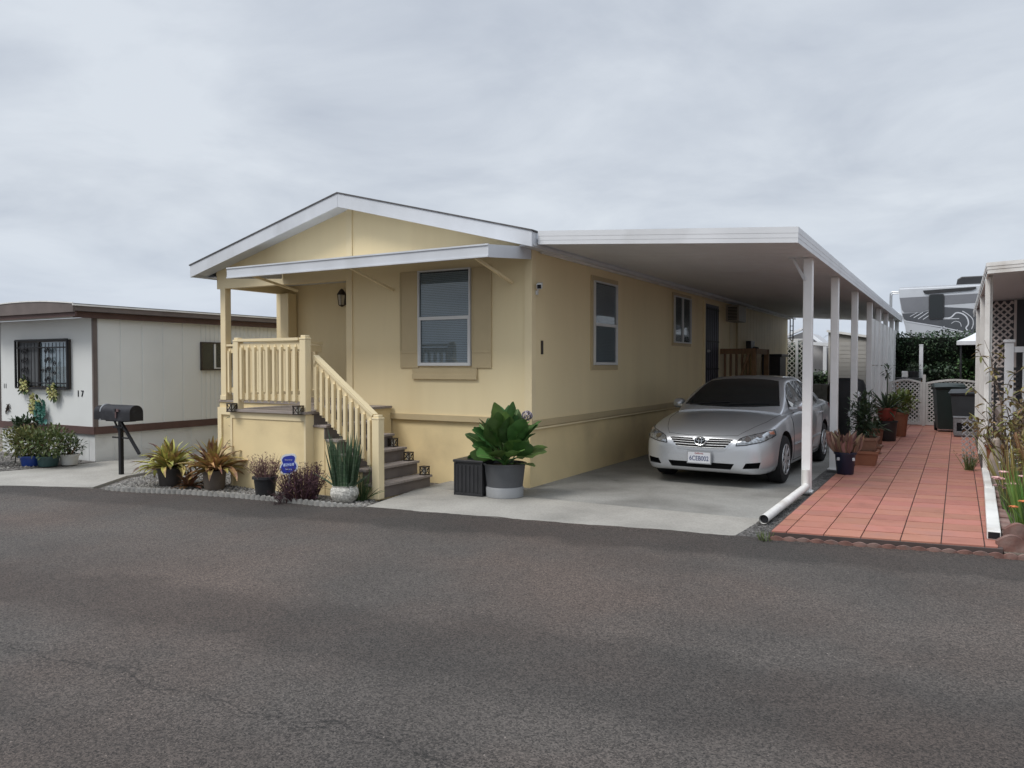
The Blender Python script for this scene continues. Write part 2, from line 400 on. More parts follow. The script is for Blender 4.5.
# loose stones, in real relief
def inside(p, poly):
    c = False; n = len(poly)
    for i in range(n):
        x1, y1 = poly[i]; x2, y2 = poly[(i+1) % n]
        if (y1 > p[1]) != (y2 > p[1]) and p[0] < (x2-x1)*(p[1]-y1)/(y2-y1)+x1: c = not c
    return c
OCT = [(0,0,1),(1,0,0),(0,1,0),(-1,0,0),(0,-1,0),(0,0,-.6)]
OCTF = [(0,1,2),(0,2,3),(0,3,4),(0,4,1),(5,2,1),(5,3,2),(5,4,3),(5,1,4)]
def stones(poly, n, z, lo=.012, hi=.03):
    mb = MB(); xs = [p[0] for p in poly]; ys = [p[1] for p in poly]; k = 0
    while k < n:
        x = random.uniform(min(xs), max(xs)); y = random.uniform(min(ys), max(ys))
        if not inside((x, y), poly): continue
        if -8.2 < x < -6.2 and y > 7.0: k += 1; continue
        r = random.uniform(lo, hi); a = random.random()*6.3; ca, sa = math.cos(a), math.sin(a)
        sx, sy, sz = [random.uniform(.7, 1.25) for _ in range(3)]
        mb.add([(x+(v[0]*ca*sx-v[1]*sa*sy)*r, y+(v[0]*sa*sx+v[1]*ca*sy)*r, z+v[2]*r*.7*sz) for v in OCT], OCTF); k += 1
    return mb
m_stone = mat('pebbles', (.19, .18, .165), .9, .2, 20, isl=.55, hue=.02)
vis = [(-9.6, 5.98), (-8.4, 6.36), (-7.74, 6.49), (-5.8, 6.64), (-6.02, 7.2), (-6.3, 7.15), (-8.2, 7.4), (-8.3, 8.55), (-10.5, 8.55), (-10.5, 8.0), (-10.22, 6.85)]
o = stones(vis, 6500, -.016).build('gravel', m_stone); tag(o, 'loose grey gravel in the narrow bed along the road', 'gravel', kind='stuff')
o = stones([(-15.5, 4.6), (-12.95, 4.85), (-12.4, 6.2), (-12.3, 7.4), (-15.5, 7.4)], 2200, .026).build('gravel', m_stone)
tag(o, 'loose grey gravel in front of the white mobile home', 'gravel', kind='stuff')
# strip of dark gravelly asphalt between driveway and patio
m_strip = mat('dark_gravel_strip', (.10, .095, .09), .95, .3, 8, fine=.6, fs=50, bump=.6, bs=40)
struct('gravel_strip', sheet([(-1.775, 7.19), (-1.44, 7.25), (-1.5, 9), (-1.5, 22), (-1.695, 22), (-1.715, 8.1)], .016, -.05), m_strip)
o = stones([(-1.75, 7.22), (-1.46, 7.27), (-1.55, 9.5), (-1.7, 9.5)], 700, .02, .006, .016).build('gravel', m_strip); tag(o, 'dark grit between the driveway and the tiled patio', 'gravel', kind='stuff')

# red tiled patio: real tiles with open joints on a mortar bed
m_tile = mat('terracotta_tile', (.385, .16, .112), .7, .17, 4, isl=.11, hue=.008, bump=.12, bs=45, col2=(.29, .13, .10), c2s=4, c2lo=.48, c2hi=.72)
m_mortar = mat('patio_mortar', (.07, .05, .045), .95, .2, 8)
PX0, PX1 = -1.47, .31
struct('patio_base', sheet([(PX0-.02, 7.27), (PX1+.03, 7.56), (PX1+.03, 22), (PX0-.02, 22)], .066, -.05), m_mortar)
mb = MB(); cols = [PX0, PX0+.13, PX0+.44, PX0+.74, PX0+1.05, PX0+1.36, PX0+1.68, PX1]
row = 0.0; k = 0
while row < 14.6:
    h = random.choice((.30, .31, .32, .30)) if k else .30; rj = random.random()
    for a, b in zip(cols, cols[1:]):
        j = random.uniform(-.012, .012); g = .0045
        ya = 7.28 + .17*(a-PX0) + row; yb = 7.28 + .17*(b-PX0) + row
        z = .08 + random.uniform(-.0015, .0015)
        hh = [h, h]
        gy = .007 if rj < .5 else .013
        mb.prism([(a+g, ya+gy, .03), (b-g, yb+gy, .03), (b-g, yb+h-gy, .03), (a+g, ya+h-gy, .03)], (0, 0, z-.03))
    row += h; k += 1
struct('patio', mb, m_tile, bevel=.002)

# right-hand planting bed
struct('planting_bed', sheet([(.35, 7.58), (9, 8.9), (9, 30), (.35, 30)], .03, -.05), mat('bed_soil', (.12, .095, .075), .95, .3, 6, fine=.5, fs=40, bump=.5, bs=30))

# scalloped edging stones
def scallop_piece(p0, p1, n, h, z0, t, name, m, label, group, amp):
    p0 = Vector((*p0, 0)); p1 = Vector((*p1, 0)); d = (p1-p0); L_ = d.length; d.normalize(); nrm = Vector((-d.y, d.x, 0))
    root_loc = (p0.x, p0.y, z0)
    mb = MB(); K = n*8; poly = []
    for i in range(K+1):
        u = i/K; b_ = abs(math.sin(PI*u*n)); poly.append(p0 + d*(L_*u) - nrm*.018*b_ + Vector((0, 0, z0 + h - amp + amp*b_)))
    poly += [p1 + Vector((0, 0, z0-.05)), p0 + Vector((0, 0, z0-.05))]
    top = poly[:K+1]; vs = []; fs = []
    for q in top: vs += [q, q + nrm*t, Vector((q.x, q.y, z0-.05)), Vector((q.x, q.y, z0-.05)) + nrm*t]
    for i in range(K):
        a = i*4; b = a+4
        fs += [(a, b, b+1, a+1), (a, a+2, b+2, b), (a+1, b+1, b+3, a+3), (a+2, a+3, b+3, b+2)]
    fs += [(0, 1, 3, 2), (K*4, K*4+2, K*4+3, K*4+1)]
    mb.add(vs, fs)
    o = mb.build(name, m, loc=root_loc, smooth=True, angle=35); tag(o, label, 'garden edging', group); return o
m_edge = mat('pale_edging', (.27, .26, .24), .85, .2, 12, bump=.3, bs=60)
m_redge = mat('red_edging', (.17, .085, .068), .8, .3, 9, bump=.3, bs=60, col2=(.20, .13, .11), c2s=6)
pts = [(-9.55, 5.96), (-8.95, 6.12), (-8.4, 6.3), (-7.74, 6.43), (-7.1, 6.485), (-6.45, 6.535), (-5.78, 6.58)]
for a, b in zip(pts, pts[1:]):
    scallop_piece(a, b, 8, .075, -.042, .05, 'scalloped_edging', m_edge, 'pale scalloped stone edging between gravel bed and road', 'scalloped stones along the gravel bed', .05)
pts = [(-1.47, 7.215), (-.9, 7.31), (-.33, 7.405), (.24, 7.50), (.75, 7.575)]
for a, b in zip(pts, pts[1:]):
    scallop_piece(a, b, 5, .05, 0, .02, 'scalloped_edging', m_redge, 'red scalloped edging along the front of the tiled patio', 'scalloped edging along the patio', .022)
scallop_piece((.30, 7.66), (.95, 7.77), 3, .17, 0, .06, 'scalloped_edging', m_redge, 'taller red scalloped edging in front of the green bladed plants', None, .06)
scallop_piece((.36, 7.80), (.95, 7.90), 3, .25, 0, .06, 'scalloped_edging', m_redge, 'upper row of red scalloped edging behind the taller front row', None, .06)
# ------------------------------------------------------------------ cream mobile home
HX0, HX1, HF, HB = -10.70, -4.73, 8.65, 25.7
RX, RY = -7.82, 10.15                     # recessed entry porch
ZT = 3.10
home = thing('mobile_home', 'cream mobile home with white gabled roof and raised front porch', 'mobile home', (-7.7, 8.65, 0))
mb = MB()
mb.box(RX, HX1, HF, HF+.12, .88, ZT)                    # front
mb.box(HX1-.12, HX1, HF+.12, HB, .88, ZT+.1)            # right side
mb.box(HX0, HX0+.12, RY, HB, .88, ZT)                   # left side
mb.box(HX0+.12, HX1-.12, HB-.12, HB, .88, ZT)           # back
mb.box(HX0+.12, RX, RY, RY+.12, .88, ZT)                # back of the porch recess
mb.box(RX, RX+.12, HF+.12, RY+.12, .88, ZT)             # side of the recess
home_wall = mb.build('wall', m_cream, home)
RID = (-7.70, 4.03)
def roof_z(x): return 4.03 - abs(x + 7.70) * .255
mb = MB()
mb.prism([(HX0, HF, ZT-.02), (HX1, HF, ZT-.02), (HX1, HF, roof_z(HX1)-.02), (RID[0], HF, RID[1]-.04), (HX0, HF, roof_z(HX0)-.02)], (0, .1, 0))
mb.build('gable', m_cream, home); mb = MB()
mb.prism([(HX0, HB-.1, ZT-.02), (HX1, HB-.1, ZT-.02), (HX1, HB-.1, roof_z(HX1)-.02), (RID[0], HB-.1, RID[1]-.04), (HX0, HB-.1, roof_z(HX0)-.02)], (0, .1, 0))
mb.build('gable', m_cream, home)
mb = MB()
mb.box(RX, HX1-.03, HF+.03, HF+.1, -.1, .88); mb.box(HX1-.10, HX1-.03, HF+.1, HB, 0, .88); mb.box(HX0+.03, HX0+.1, HF+.1, HB, 0, .84)
mb.box(HX0+.03, RX, HF+.03, HF+.1, 0, .84)
mb.build('skirting', m_skirt, home)
# trim boards
mb = MB()
mb.box(RX, HX1+.022, HF-.022, HF, .835, .915); mb.box(HX1, HX1+.022, HF, HB, .80, .885)
mb.build('belt_trim', m_tan, home)
mb = MB()
mb.box(HX1-.09, HX1+.018, HF-.018, HF, .915, ZT); mb.box(HX1, HX1+.018, HF, HF+.09, .885, ZT)       # corner boards
mb.build('corner_board', m_ltan, home); mb = MB(); mb.box(RX-.015, RX+.10, HF-.018, HF, 1.0, 4.0)                                                            # joint board by the recess
mb.build('joint_board', m_ltan, home); mb = MB(); mb.box(HX0-.19, HX0-.001, RY-.02, RY+.16, .4, ZT)
mb.build('corner_post', m_ltan, home)
# hose / conduit below the side trim
mb = MB(); mb.tube([(HX1+.012, HF+.05, .775), (HX1+.012, HF+6, .775), (HX1+.012, 25, .775)], .014, 8)
mb.build('conduit', m_ltan, home, smooth=True)
mb = MB(); mb.box(HX1-.02, HX1+.02, HF+.26, HF+.30, 1.74, 1.92); mb.build('door_bell_plate', m_bronze, home, bevel=.004)

# roof
FY = 8.312
mb = MB()
for s in (-1, 1):
    xe = RID[0] + (3.175 if s > 0 else -3.235)
    a = Vector((RID[0], FY-.012, RID[1]+.02)); b = Vector((xe, FY-.012, roof_z(xe)+.02))
    mb.prism([a, b, b+Vector((0, 0, .018)), a+Vector((0, 0, .018))], (0, HB+.3-FY, 0))
roof = mb.build('roof', m_shingle, home)
mb = MB()
for s in (-1, 1):
    xe = RID[0] + (3.16 if s > 0 else -3.22)
    a = Vector((RID[0]+s*.002, FY, RID[1]+.018)); b = Vector((xe, FY, roof_z(xe)+.018))
    mb.prism([a, b, b-Vector((0, 0, .19)), a-Vector((0, 0, .19))], (0, .035, 0))
    mb.box(min(xe, xe-s*.03), max(xe, xe-s*.03), FY+.037, HB+.3, roof_z(xe)-.17, roof_z(xe)+.012)
    mb.prism([(RID[0], FY+.037, RID[1]-.12), (xe-s*.032, FY+.037, roof_z(xe)-.12), (xe-s*.032, FY+.037, roof_z(xe)-.10), (RID[0], FY+.037, RID[1]-.10)], (0, .3, 0))
mb.build('fascia', m_fas, roof)
mb = MB()
mb.box(HX0-.2, HX0, HF, HB, 3.05, 3.07); mb.box(HX1+.0, HX1+.20, HF-.3, HB, 3.07, 3.09)
mb.box(HX0, RX, HF+.1, RY, 3.03, 3.05)
mb.build('soffit', m_soffit, roof)

# porch header, posts
mb = MB(); mb.box(HX0+.02, RX, HF-.005, HF+.11, 2.86, ZT-.02); mb.box(HX0+.02, HX0+.13, HF+.11, RY, 2.88, ZT-.02); mb.build('porch_header', m_ltan, home)
for (x, y) in ((-10.55, HF+.06), (-10.56, RY-.14)):
    mb = MB(); k_ = .06 if y < RY-1 else .10; x = x if y < RY-1 else -10.46; mb.box(x-k_, x+k_, y-k_, y+k_, 1.02, 2.88); mb.box(x-k_-.01, x+k_+.01, y-k_-.01, y+k_+.01, 1.02, 1.10)
    mb.build('porch_post', m_ltan, home, bevel=.006)

# front awning (white metal, sloping to the front)
mb = MB(); AX0, AX1, AF = -9.16, -4.72, 7.62
mb.prism([(AX0, AF, 2.965), (AX0, HF-.025, 3.065), (AX0, HF-.025, 3.09), (AX0, AF, 2.99)], (AX1-AX0, 0, 0))
aw = mb.build('awning', m_fas, home)
mb = MB()
mb.prism([(AX0-.004, AF-.03, 2.85), (AX0-.004, AF, 2.85), (AX0-.004, AF, 3.0), (AX0-.004, AF-.03, 3.005)], (AX1-AX0+.008, 0, 0))
mb.box(AX0-.004, AX1+.004, AF-.042, AF-.031, 2.985, 3.004); mb.box(AX0-.004, AX1+.004, AF-.042, AF-.031, 2.85, 2.868)
for x in (AX0-.003, AX1-.015):
    mb.prism([(x, AF+.002, 2.85), (x, HF-.025, 2.945), (x, HF-.025, 3.1), (x, AF+.002, 3.0)], (.018, 0, 0))
mb.build('awning_valance', m_fas, aw)
for x in (-8.82, -6.95, -5.0):
    mb = MB(); mb.beam((x, AF+.05, 2.90), (x, HF-.02, 2.66 if x > -8 else 2.74), .035, .03); mb.build('awning_arm', m_ltan, aw)

# windows
def window(px, n, u, wdt, z0, z1, rail=None, style='hung', par=None, frame=m_vinyl, blind=True):
    """px: lower left corner on the wall, u: along the wall, n: outward"""
    px = Vector(px); u = Vector(u); n = Vector(n)
    def bx(mb, a0, a1, b0, b1, d0, d1):
        p = [px + u*a + n*d for a, d in ((a0, d0), (a1, d0), (a1, d1), (a0, d1))]
        mb.prism([Vector((q.x, q.y, b0)) for q in p], (0, 0, b1-b0))
    f = MB(); t = .02
    bx(f, 0, wdt, z0, z0+t, .0, .05); bx(f, 0, wdt, z1-t, z1, .0, .05); bx(f, 0, t, z0+t, z1-t, .0, .05); bx(f, wdt-t, wdt, z0+t, z1-t, .0, .05)
    if style == 'hung':
        zm = rail; bx(f, t, wdt-t, zm-.022, zm+.022, .002, .045)
        bx(f, t, t+.022, z0+t, zm-.022, .024, .042); bx(f, wdt-t-.022, wdt-t, z0+t, zm-.022, .024, .042); bx(f, t+.022, wdt-t-.022, z0+t, z0+t+.022, .024, .042)
    else: bx(f, wdt/2-.02, wdt/2+.02, z0+t, z1-t, .002, .045)
    fr = f.build('window', frame, par)
    g = MB(); bx(g, t, wdt-t, z0+t, z1-t, .021, .0225); g.build('pane', m_glass, fr)
    k = MB(); bx(k, t, wdt-t, z0+t, z1-t, .001, .003); k.build('dark_interior', m_inside, fr)
    if blind:
        b = MB(); z = z1-t-.02
        while z > z0+t+.02:
            bx(b, t+.012, wdt-t-.012, z-.019, z, .006+.003*((z*40) % 1), .0095+.003*((z*40) % 1)); z -= .0235
        b.build('blind', m_blind, fr)
    return fr
NF, NR = (0, -1, 0), (1, 0, 0)
window((-6.50, HF-.003, 0), NF, (1, 0, 0), .865, 1.59, 2.90, 2.24, 'hung', home)
# shutters and sill boards round the front window
for (x0, x1) in ((-6.83, -6.51), (-5.625, -5.32)):
    mb = MB(); mb.box(x0, x1, HF-.022, HF-.001, 1.56, 2.90)
    mb.box(x0+.004, x1-.004, HF-.028, HF-.0225, 1.76, 1.79); mb.box(x0, x0+.022, HF-.029, HF-.0225, 1.80, 2.895)
    mb.build('shutter', m_tan, home, bevel=.003)
mb = MB(); mb.box(-6.61, -5.54, HF-.03, HF-.001, 1.405, 1.555); mb.box(-6.61, -5.54, HF-.040, HF-.0305, 1.405, 1.475)
mb.build('window_surround', m_tan, home, bevel=.003)
def surround(y0, y1, z0, z1, w=.075):
    mb = MB()
    for (a, b, c, d) in ((y0-w, y1+w, z1, z1+w), (y0-w, y1+w, z0-w, z0), (y0-w, y0, z0, z1), (y1, y1+w, z0, z1)):
        mb.box(HX1, HX1+.02, a, b, c, d)
    mb.build('window_surround', m_tan, home, bevel=.003)
window((HX1+.001, 10.55, 0), NR, (0, 1, 0), .88, 1.60, 2.86, 2.21, 'hung', home); surround(10.55, 11.43, 1.60, 2.86)
window((HX1+.001, 14.28, 0), NR, (0, 1, 0), 1.05, 2.03, 2.93, None, 'slide', home, blind=False); surround(14.28, 15.33, 2.03, 2.93, .06)
# side door with a metal screen
mb = MB(); mb.box(HX1, HX1+.035, 16.35, 17.42, .92, 2.92); d = mb.build('door', mat('screen_door', (.06, .06, .085), .4, .1, 5), home)
mb = MB()
for a, b, c, e in ((16.28, 16.36, .9, 2.99), (17.41, 17.49, .9, 2.99), (16.36, 17.41, 2.92, 2.99)): mb.box(HX1, HX1+.04, a, b, c, e)
mb.build('door_frame', m_ltan, d)
mb = MB()
for i in range(7): mb.box(HX1+.036, HX1+.046, 16.45+i*.15, 16.465+i*.15, .98, 2.86)
for z in (1.5, 2.1, 2.8): mb.box(HX1+.047, HX1+.055, 16.4, 17.38, z, z+.03)
mb.build('screen_bars', m_black, d)
mb = MB(); mb.lathe([(0, 0), (.035, .0), (.035, .04), (.02, .06), (0, .062)], 12, (HX1+.046, 16.48, 1.9), axis='x'); mb.build('handle', m_steel, d, smooth=True)
# panel siding at the rear half of the side wall
mb = MB(); y = 18.5
while y < 25.3: mb.box(HX1, HX1+.01, y, y+.33, .90, 3.05); y += .345
mb.build('panel_siding', mat('pale_siding', (.66, .54, .33), .6, .07, 2), home)
# air conditioner in the side wall
mb = MB(); mb.box(HX1, HX1+.30, 18.15, 18.85, 2.62, 3.0); ac = mb.build('air_conditioner', mat('beige_metal', (.30, .27, .22), .5, .1, 4), home, bevel=.01)
mb = MB()
for i in range(9): mb.box(HX1+.05, HX1+.26, 18.143, 18.15, 2.66+i*.034, 2.678+i*.034)
mb.build('grille', m_black, ac)
mb = MB(); mb.tube([(HX1+.03, 19.1, 3.0), (HX1+.03, 19.1, .9)], .03, 8); mb.build('pipe', m_tan, home, smooth=True)
# meter box
mb = MB(); mb.box(HX1, HX1+.14, 20.1, 20.5, 2.02, 2.22); mb.build('meter_box', m_dark, home, bevel=.01)
# wall lantern in the recess
mb = MB(); c = (-9.22, RY-.10, 2.62)
mb.box(c[0]-.05, c[0]+.05, RY-.02, RY-.001, 2.64, 2.84); mb.lathe([(.0, .30), (.03, .28), (.085, .2), (.085, .19), (.0, .19)], 6, c)
mb.lathe([(.0, -.02), (.05, 0), (.06, .012), (.0, .012)], 6, c)
for i in range(6):
    a = i*PI/3; mb.beam((c[0]+.055*math.cos(a), c[1]+.055*math.sin(a), c[2]+.01), (c[0]+.078*math.cos(a), c[1]+.078*math.sin(a), c[2]+.195), .008, .008)
mb.beam((c[0], c[1], c[2]+.26), (c[0], RY-.01, c[2]+.2), .02, .02)
wl = mb.build('wall_lantern', m_bronze, home)
mb = MB(); mb.lathe([(.048, .014), (.068, .188)], 6, c); mb.build('lantern_glass', mat('seeded_glass', (.55, .52, .45), .2, .1, 10), wl)
# security camera at the front corner
mb = MB(); mb.box(HX1+.0185, HX1+.04, 8.72, 8.78, 2.50, 2.56); mb.beam((HX1+.03, 8.75, 2.53), (HX1+.08, 8.72, 2.60), .02, .02)
mb.beam((HX1+.05, 8.80, 2.635), (HX1+.12, 8.64, 2.595), .07, .07); sc1 = mb.build('security_camera', m_vinyl, home, bevel=.01)
mb = MB(); mb.beam((HX1+.120, 8.639, 2.595), (HX1+.123, 8.632, 2.593), .05, .05); mb.build('camera_lens', m_black, sc1)

# porch deck, landing, steps
DZ = 1.02
NS = 6
mb = MB()
mb.box(HX0+.03, RX, HF+.02, RY, DZ-.12, DZ-.03)
LX0, LX1, LF = -8.36, -6.99, 6.95
mb.box(LX0+.02, LX1-.02, LF+.02, HF, -.1, DZ-.035)
# stepped side boxes under the stairs
SY0, SY1 = 7.08, 8.16
RUN, RISE = .208, .17
for k in range(NS-1):
    x0 = LX1 + k*RUN; mb.box(x0-.018, x0+RUN-.03, SY0+.02, SY1-.02, -.1, DZ-(k+1)*RISE-.03)
deck = mb.build('porch_base', m_skirt, home)
mb = MB()
for (x0, x1, y0, y1, z0, z1) in ((LX0, LX0+.035, LF+.008, LF+.02, -.1, .975), (LX1-.03, LX1, LF+.008, LF+.02, -.1, .975), (LX0+.035, LX1-.03, LF+.008, LF+.02, .90, .975),
                                 (LX1-.02, LX1, LF+.02, SY0+.02, -.1, .97), (HX0, -8.23, HF, HF+.028, .78, .9), (HX0, HX0+.09, HF, HF+.028, -.1, .78)):
    mb = MB(); mb.box(x0, x1, y0, y1, z0, z1); mb.build('base_trim', m_ltan, deck)
mb = MB(); y = LF-.03
while y < HF-.05: mb.box(LX0-.02, LX1+.02, y, min(y+.137, HF), DZ-.032, DZ); y += .142
y = HF+.0
while y < RY-.02: mb.box(HX0+.01, RX-.002, y, min(y+.137, RY), DZ-.032, DZ); y += .142
mb.build('deck_board', m_step, deck)
mb = MB()
for k in range(NS-1):
    z = DZ-(k+1)*RISE; x = LX1+k*RUN
    mb.box(x+.003, x+RUN/2-.003, SY0, SY1, z-.03, z); mb.box(x+RUN/2+.003, x+RUN+.02, SY0, SY1, z-.03, z)
mb.build('tread', m_step, deck, bevel=.004)
mb = MB()
for k in range(NS):
    x = LX1+k*RUN-(.0 if k else -.002); zt = DZ-k*RISE-.033; zb = max(0, DZ-(k+1)*RISE)
    mb.box(x-.03, x-.012, SY0+.012, SY1-.012, zb, zt)
mb.build('riser', m_riser, deck)

# railings
def rail_run(p, q, n, name='railing', off=-.03, side=(0, -1, 0), zl=.12, zh=.855, bal_w=.04):
    """p,q: foot points; top and bottom rails with balusters fixed on the outer face"""
    p = Vector(p); q = Vector(q); s = Vector(side); mb = MB(); up = (0, 0, 1)
    mb.beam(p+Vector((0, 0, zh+.05)), q+Vector((0, 0, zh+.05)), .095, .035)
    mb.beam(p+Vector((0, 0, zh-.035)), q+Vector((0, 0, zh-.035)), .036, .085)
    r = mb.build(name, m_ltan, home)
    mb = MB(); mb.beam(p+Vector((0, 0, zl+.045)), q+Vector((0, 0, zl+.045)), .036, .085); mb.build('bottom_rail', m_ltan, r)
    for i in range(n):
        c = p.lerp(q, (i+.5)/n) + s*.038
        b = MB(); h = bal_w/2; a0 = c.z+zl-.02; a1 = c.z+zh-.015
        b.box(c.x-h, c.x+h, c.y-h, c.y+h, a0+.03, a1-.03)
        # bevelled ends
        for (za, zb, f) in ((a1-.03, a1, 1), (a0+.03, a0, -1)):
            b.prism([(c.x-h, c.y-h+ (2*h if s.y else 0), za), (c.x+h, c.y-h+(2*h if s.y else 0), za), (c.x+h*.6, c.y+h, zb), (c.x-h*.6, c.y+h, zb)], (0, -.012, 0))
        b.build('baluster', m_ltan, r)
    return r
def newel(x, y, z0, z1, w=.105):
    mb = MB(); h = w/2; mb.box(x-h, x+h, y-h, y+h, z0, z1-.05)
    mb.box(x-h-.004, x+h+.004, y-h-.004, y+h+.004, z1-.05, z1-.025); mb.prism([(x-h*.8, y-h*.8, z1-.025), (x+h*.8, y-h*.8, z1-.025), (x+h*.8, y+h*.8, z1-.025), (x-h*.8, y+h*.8, z1-.025)], (0, 0, .03))
    return mb.build('newel_post', m_ltan, home, bevel=.006)
NY = LF+.055
newel(-8.25, NY, DZ-.06, 1.955, .095); newel(-7.045, NY+.01, DZ-.06, 1.965, .10)
rail_run((-8.20, NY, DZ), (-7.115, NY, DZ), 9)
rail_run((-8.25, NY+.05, DZ), (-8.25, HF-.12, DZ), 10, side=(-1, 0, 0))
rail_run((-10.5, HF+.06, DZ), (-8.42, HF+.06, DZ), 15)
rail_run((HX0+.1, HF+.15, DZ), (HX0+.1, RY-.22, DZ), 10, side=(-1, 0, 0))
newel(-5.98, SY0+.05, .0, 1.0)
rail_run((-6.985, SY0+.05, .80), (-6.03, SY0+.05, .09), 10, 'stair_railing', zl=.27, zh=.86)

# small lantern lights on steps and newels
def step_light(x, y, z, label):
    t = thing('step_light', label, 'step light', (x, y, z), 0, 'little solar lights on the porch steps')
    mb = MB(); h = .042
    for sx in (-1, 1):
        for sy in (-1, 1): mb.box(sx*h-.006, sx*h+.006, sy*h-.006, sy*h+.006, 0, .1)
    mb.box(-h-.008, h+.008, -h-.008, h+.008, .1, .115); mb.box(-h-.008, h+.008, -h-.008, h+.008, 0, .012)
    for s in (-1, 1):
        mb.beam((-h, s*h, .012), (h, s*h, .1), .008, .006); mb.beam((h, s*h, .012), (-h, s*h, .1), .008, .006)
        mb.beam((s*h, -h, .012), (s*h, h, .1), .008, .006)
    mb.build('cage', m_bronze, t, world=False)
    mb = MB(); mb.lathe([(.028, .013), (.028, .099)], 10); mb.build('lens', mat_lens, t, world=False)
mat_lens = mat('frosted_lens', (.62, .60, .52), .3, .1, 10)
step_light(-6.0, 8.08, .17, 'little cage light on the lowest porch step')
step_light(-6.26, 8.08, .34, 'little cage light on the second porch step from the ground')
step_light(-6.52, 8.08, .51, 'little cage light on the third porch step from the ground')
step_light(-8.25, LF-.055, .985, 'little cage light below the left corner post of the porch railing')
step_light(-7.05, LF-.055, .985, 'little cage light below the porch post where the stair rail starts')

# ------------------------------------------------------------------ carport
cp = thing('carport', 'white flat carport roof on slim posts beside the cream home', 'carport', (-1.6, 9.9, 0))
CX0, CX1, CY0, CY1 = -4.53, -1.455, 8.42, 25.6
def cz(x): return 3.105 - (x-CX0)*.072          # underside
mb = MB()
n = 52
for i in range(n):
    y0 = CY0+.03 + (CY1-CY0-.06)*i/n; y1 = CY0+.03 + (CY1-CY0-.06)*(i+1)/n-.012
    mb.prism([(CX0, y0, cz(CX0)), (CX1-.02, y0, cz(CX1)), (CX1-.02, y0, cz(CX1)+.06), (CX0, y0, cz(CX0)+.06)], (0, y1-y0, 0))
cpr = mb.build('roof_pan', m_soffit, cp)
mb = MB()
prof = [(0, -.02), (0, .15)]
for (z0, z1, o) in ((-.015, .035, .0), (.0352, .085, .002), (.0852, .15, .004)):
    mb.prism([(CX0+.02, CY0-o, cz(CX0)+z0), (CX1+o, CY0-o, cz(CX1)+z0), (CX1+o, CY0-o, cz(CX1)+z1), (CX0+.02, CY0-o, cz(CX0)+z1)], (0, .03+o, 0))
    mb.box(CX1-.02, CX1+o, CY0+.0305, CY1, cz(CX1)+z0, cz(CX1)+z1)
mb.prism([(CX0, CY1, cz(CX0)-.01), (CX1, CY1, cz(CX1)-.01), (CX1, CY1, cz(CX1)+.15), (CX0, CY1, cz(CX0)+.15)], (0, .03, 0))
mb.build('fascia', m_white, cp)
mb = MB(); mb.box(HX1+.02, HX1+.06, HF+.2, HB, 3.045, 3.085); mb.build('wall_ledger', m_white2, cp)
PY = [9.88, 12.21, 14.7, 17.3, 19.3, 21.3, 23.3, 25.3]
for y in PY:
    mb = MB(); mb.box(-1.635, -1.53, y-.055, y+.055, .06, cz(-1.53)-.001); mb.box(-1.66, -1.51, y-.08, y+.08, .055, .075)
    p = mb.build('post', m_post, cp, bevel=.008)
mb = MB(); mb.beam((-1.745, 9.80, 2.885), (-1.61, 9.80, 2.62), .04, .03); mb.box(-1.80, -1.64, 9.78, 9.84, 2.885, 2.903); mb.build('bracket', m_white, cp)
# white panels between the rear posts
mb = MB()
for y0, y1 in zip(PY[3:], PY[4:]):
    mb.box(-1.63, -1.57, y0+.06, y1-.06, .08, 1.58); mb.box(-1.63, -1.57, y0+.06, y1-.06, 1.60, 2.58)
    mb.box(-1.565, -1.55, (y0+y1)/2-.03, (y0+y1)/2+.03, .08, 2.58)
mb.build('side_panel', m_post, cp)
# round downspout lying beside the patio
mb = MB(); P1 = [(-1.575, 9.775, .15), (-1.58, 9.70, .125), (-1.645, 7.80, .075)]
mb.tube(P1, .044, 16, caps=False); mb.tube([(-1.575, 9.775, .34), (-1.575, 9.775, .14)], .043, 14)
ds = mb.build('downspout', m_white2, cp, smooth=True)
mb = MB(); a, b = Vector(P1[1]), Vector(P1[2]); mb.tube([b-(b-a).normalized()*.02, b-(b-a).normalized()*.25], .039, 14); mb.build('pipe_mouth_shade', m_black, ds)  # black plug, its colour stands in for the shade inside the pipe
mb = MB(); a0 = b-(b-a).normalized()*.0; mb.tube([a0-(b-a).normalized()*.04, a0+(b-a).normalized()*.004], .047, 16, caps=False); mb.build('pipe_rim', m_white2, ds, smooth=True)
# ------------------------------------------------------------------ silver sedan
def carpaint():
    m = bpy.data.materials.new('silver_paint'); m.use_nodes = True; nt = m.node_tree; p = nt.nodes['Principled BSDF']
    p.inputs['Metallic'].default_value = .62; p.inputs['Roughness'].default_value = .33
    p.inputs['Coat Weight'].default_value = .8; p.inputs['Coat Roughness'].default_value = .04
    tc = nt.nodes.new('ShaderNodeTexCoord'); n = nt.nodes.new('ShaderNodeTexNoise'); n.inputs['Scale'].default_value = 900
    nt.links.new(tc.outputs['Object'], n.inputs['Vector'])
    r = nt.nodes.new('ShaderNodeValToRGB'); r.color_ramp.elements[0].color = (.48, .50, .525, 1); r.color_ramp.elements[1].color = (.63, .65, .675, 1)
    r.color_ramp.elements[0].position = .35; r.color_ramp.elements[1].position = .65
    nt.links.new(n.outputs[0], r.inputs[0]); nt.links.new(r.outputs[0], p.inputs['Base Color']); return m
m_paint = carpaint()
m_cglass = mat('tinted_car_glass', (.012, .015, .016), .03, 0, spec=.5)
m_chrome = mat('chrome', (.55, .56, .57), .2, 0, metal=1)
m_grey = mat('grey_trim', (.08, .08, .085), .5, .1, 6)
m_well = mat('wheel_well', (.012, .012, .012), .9, .1, 6)
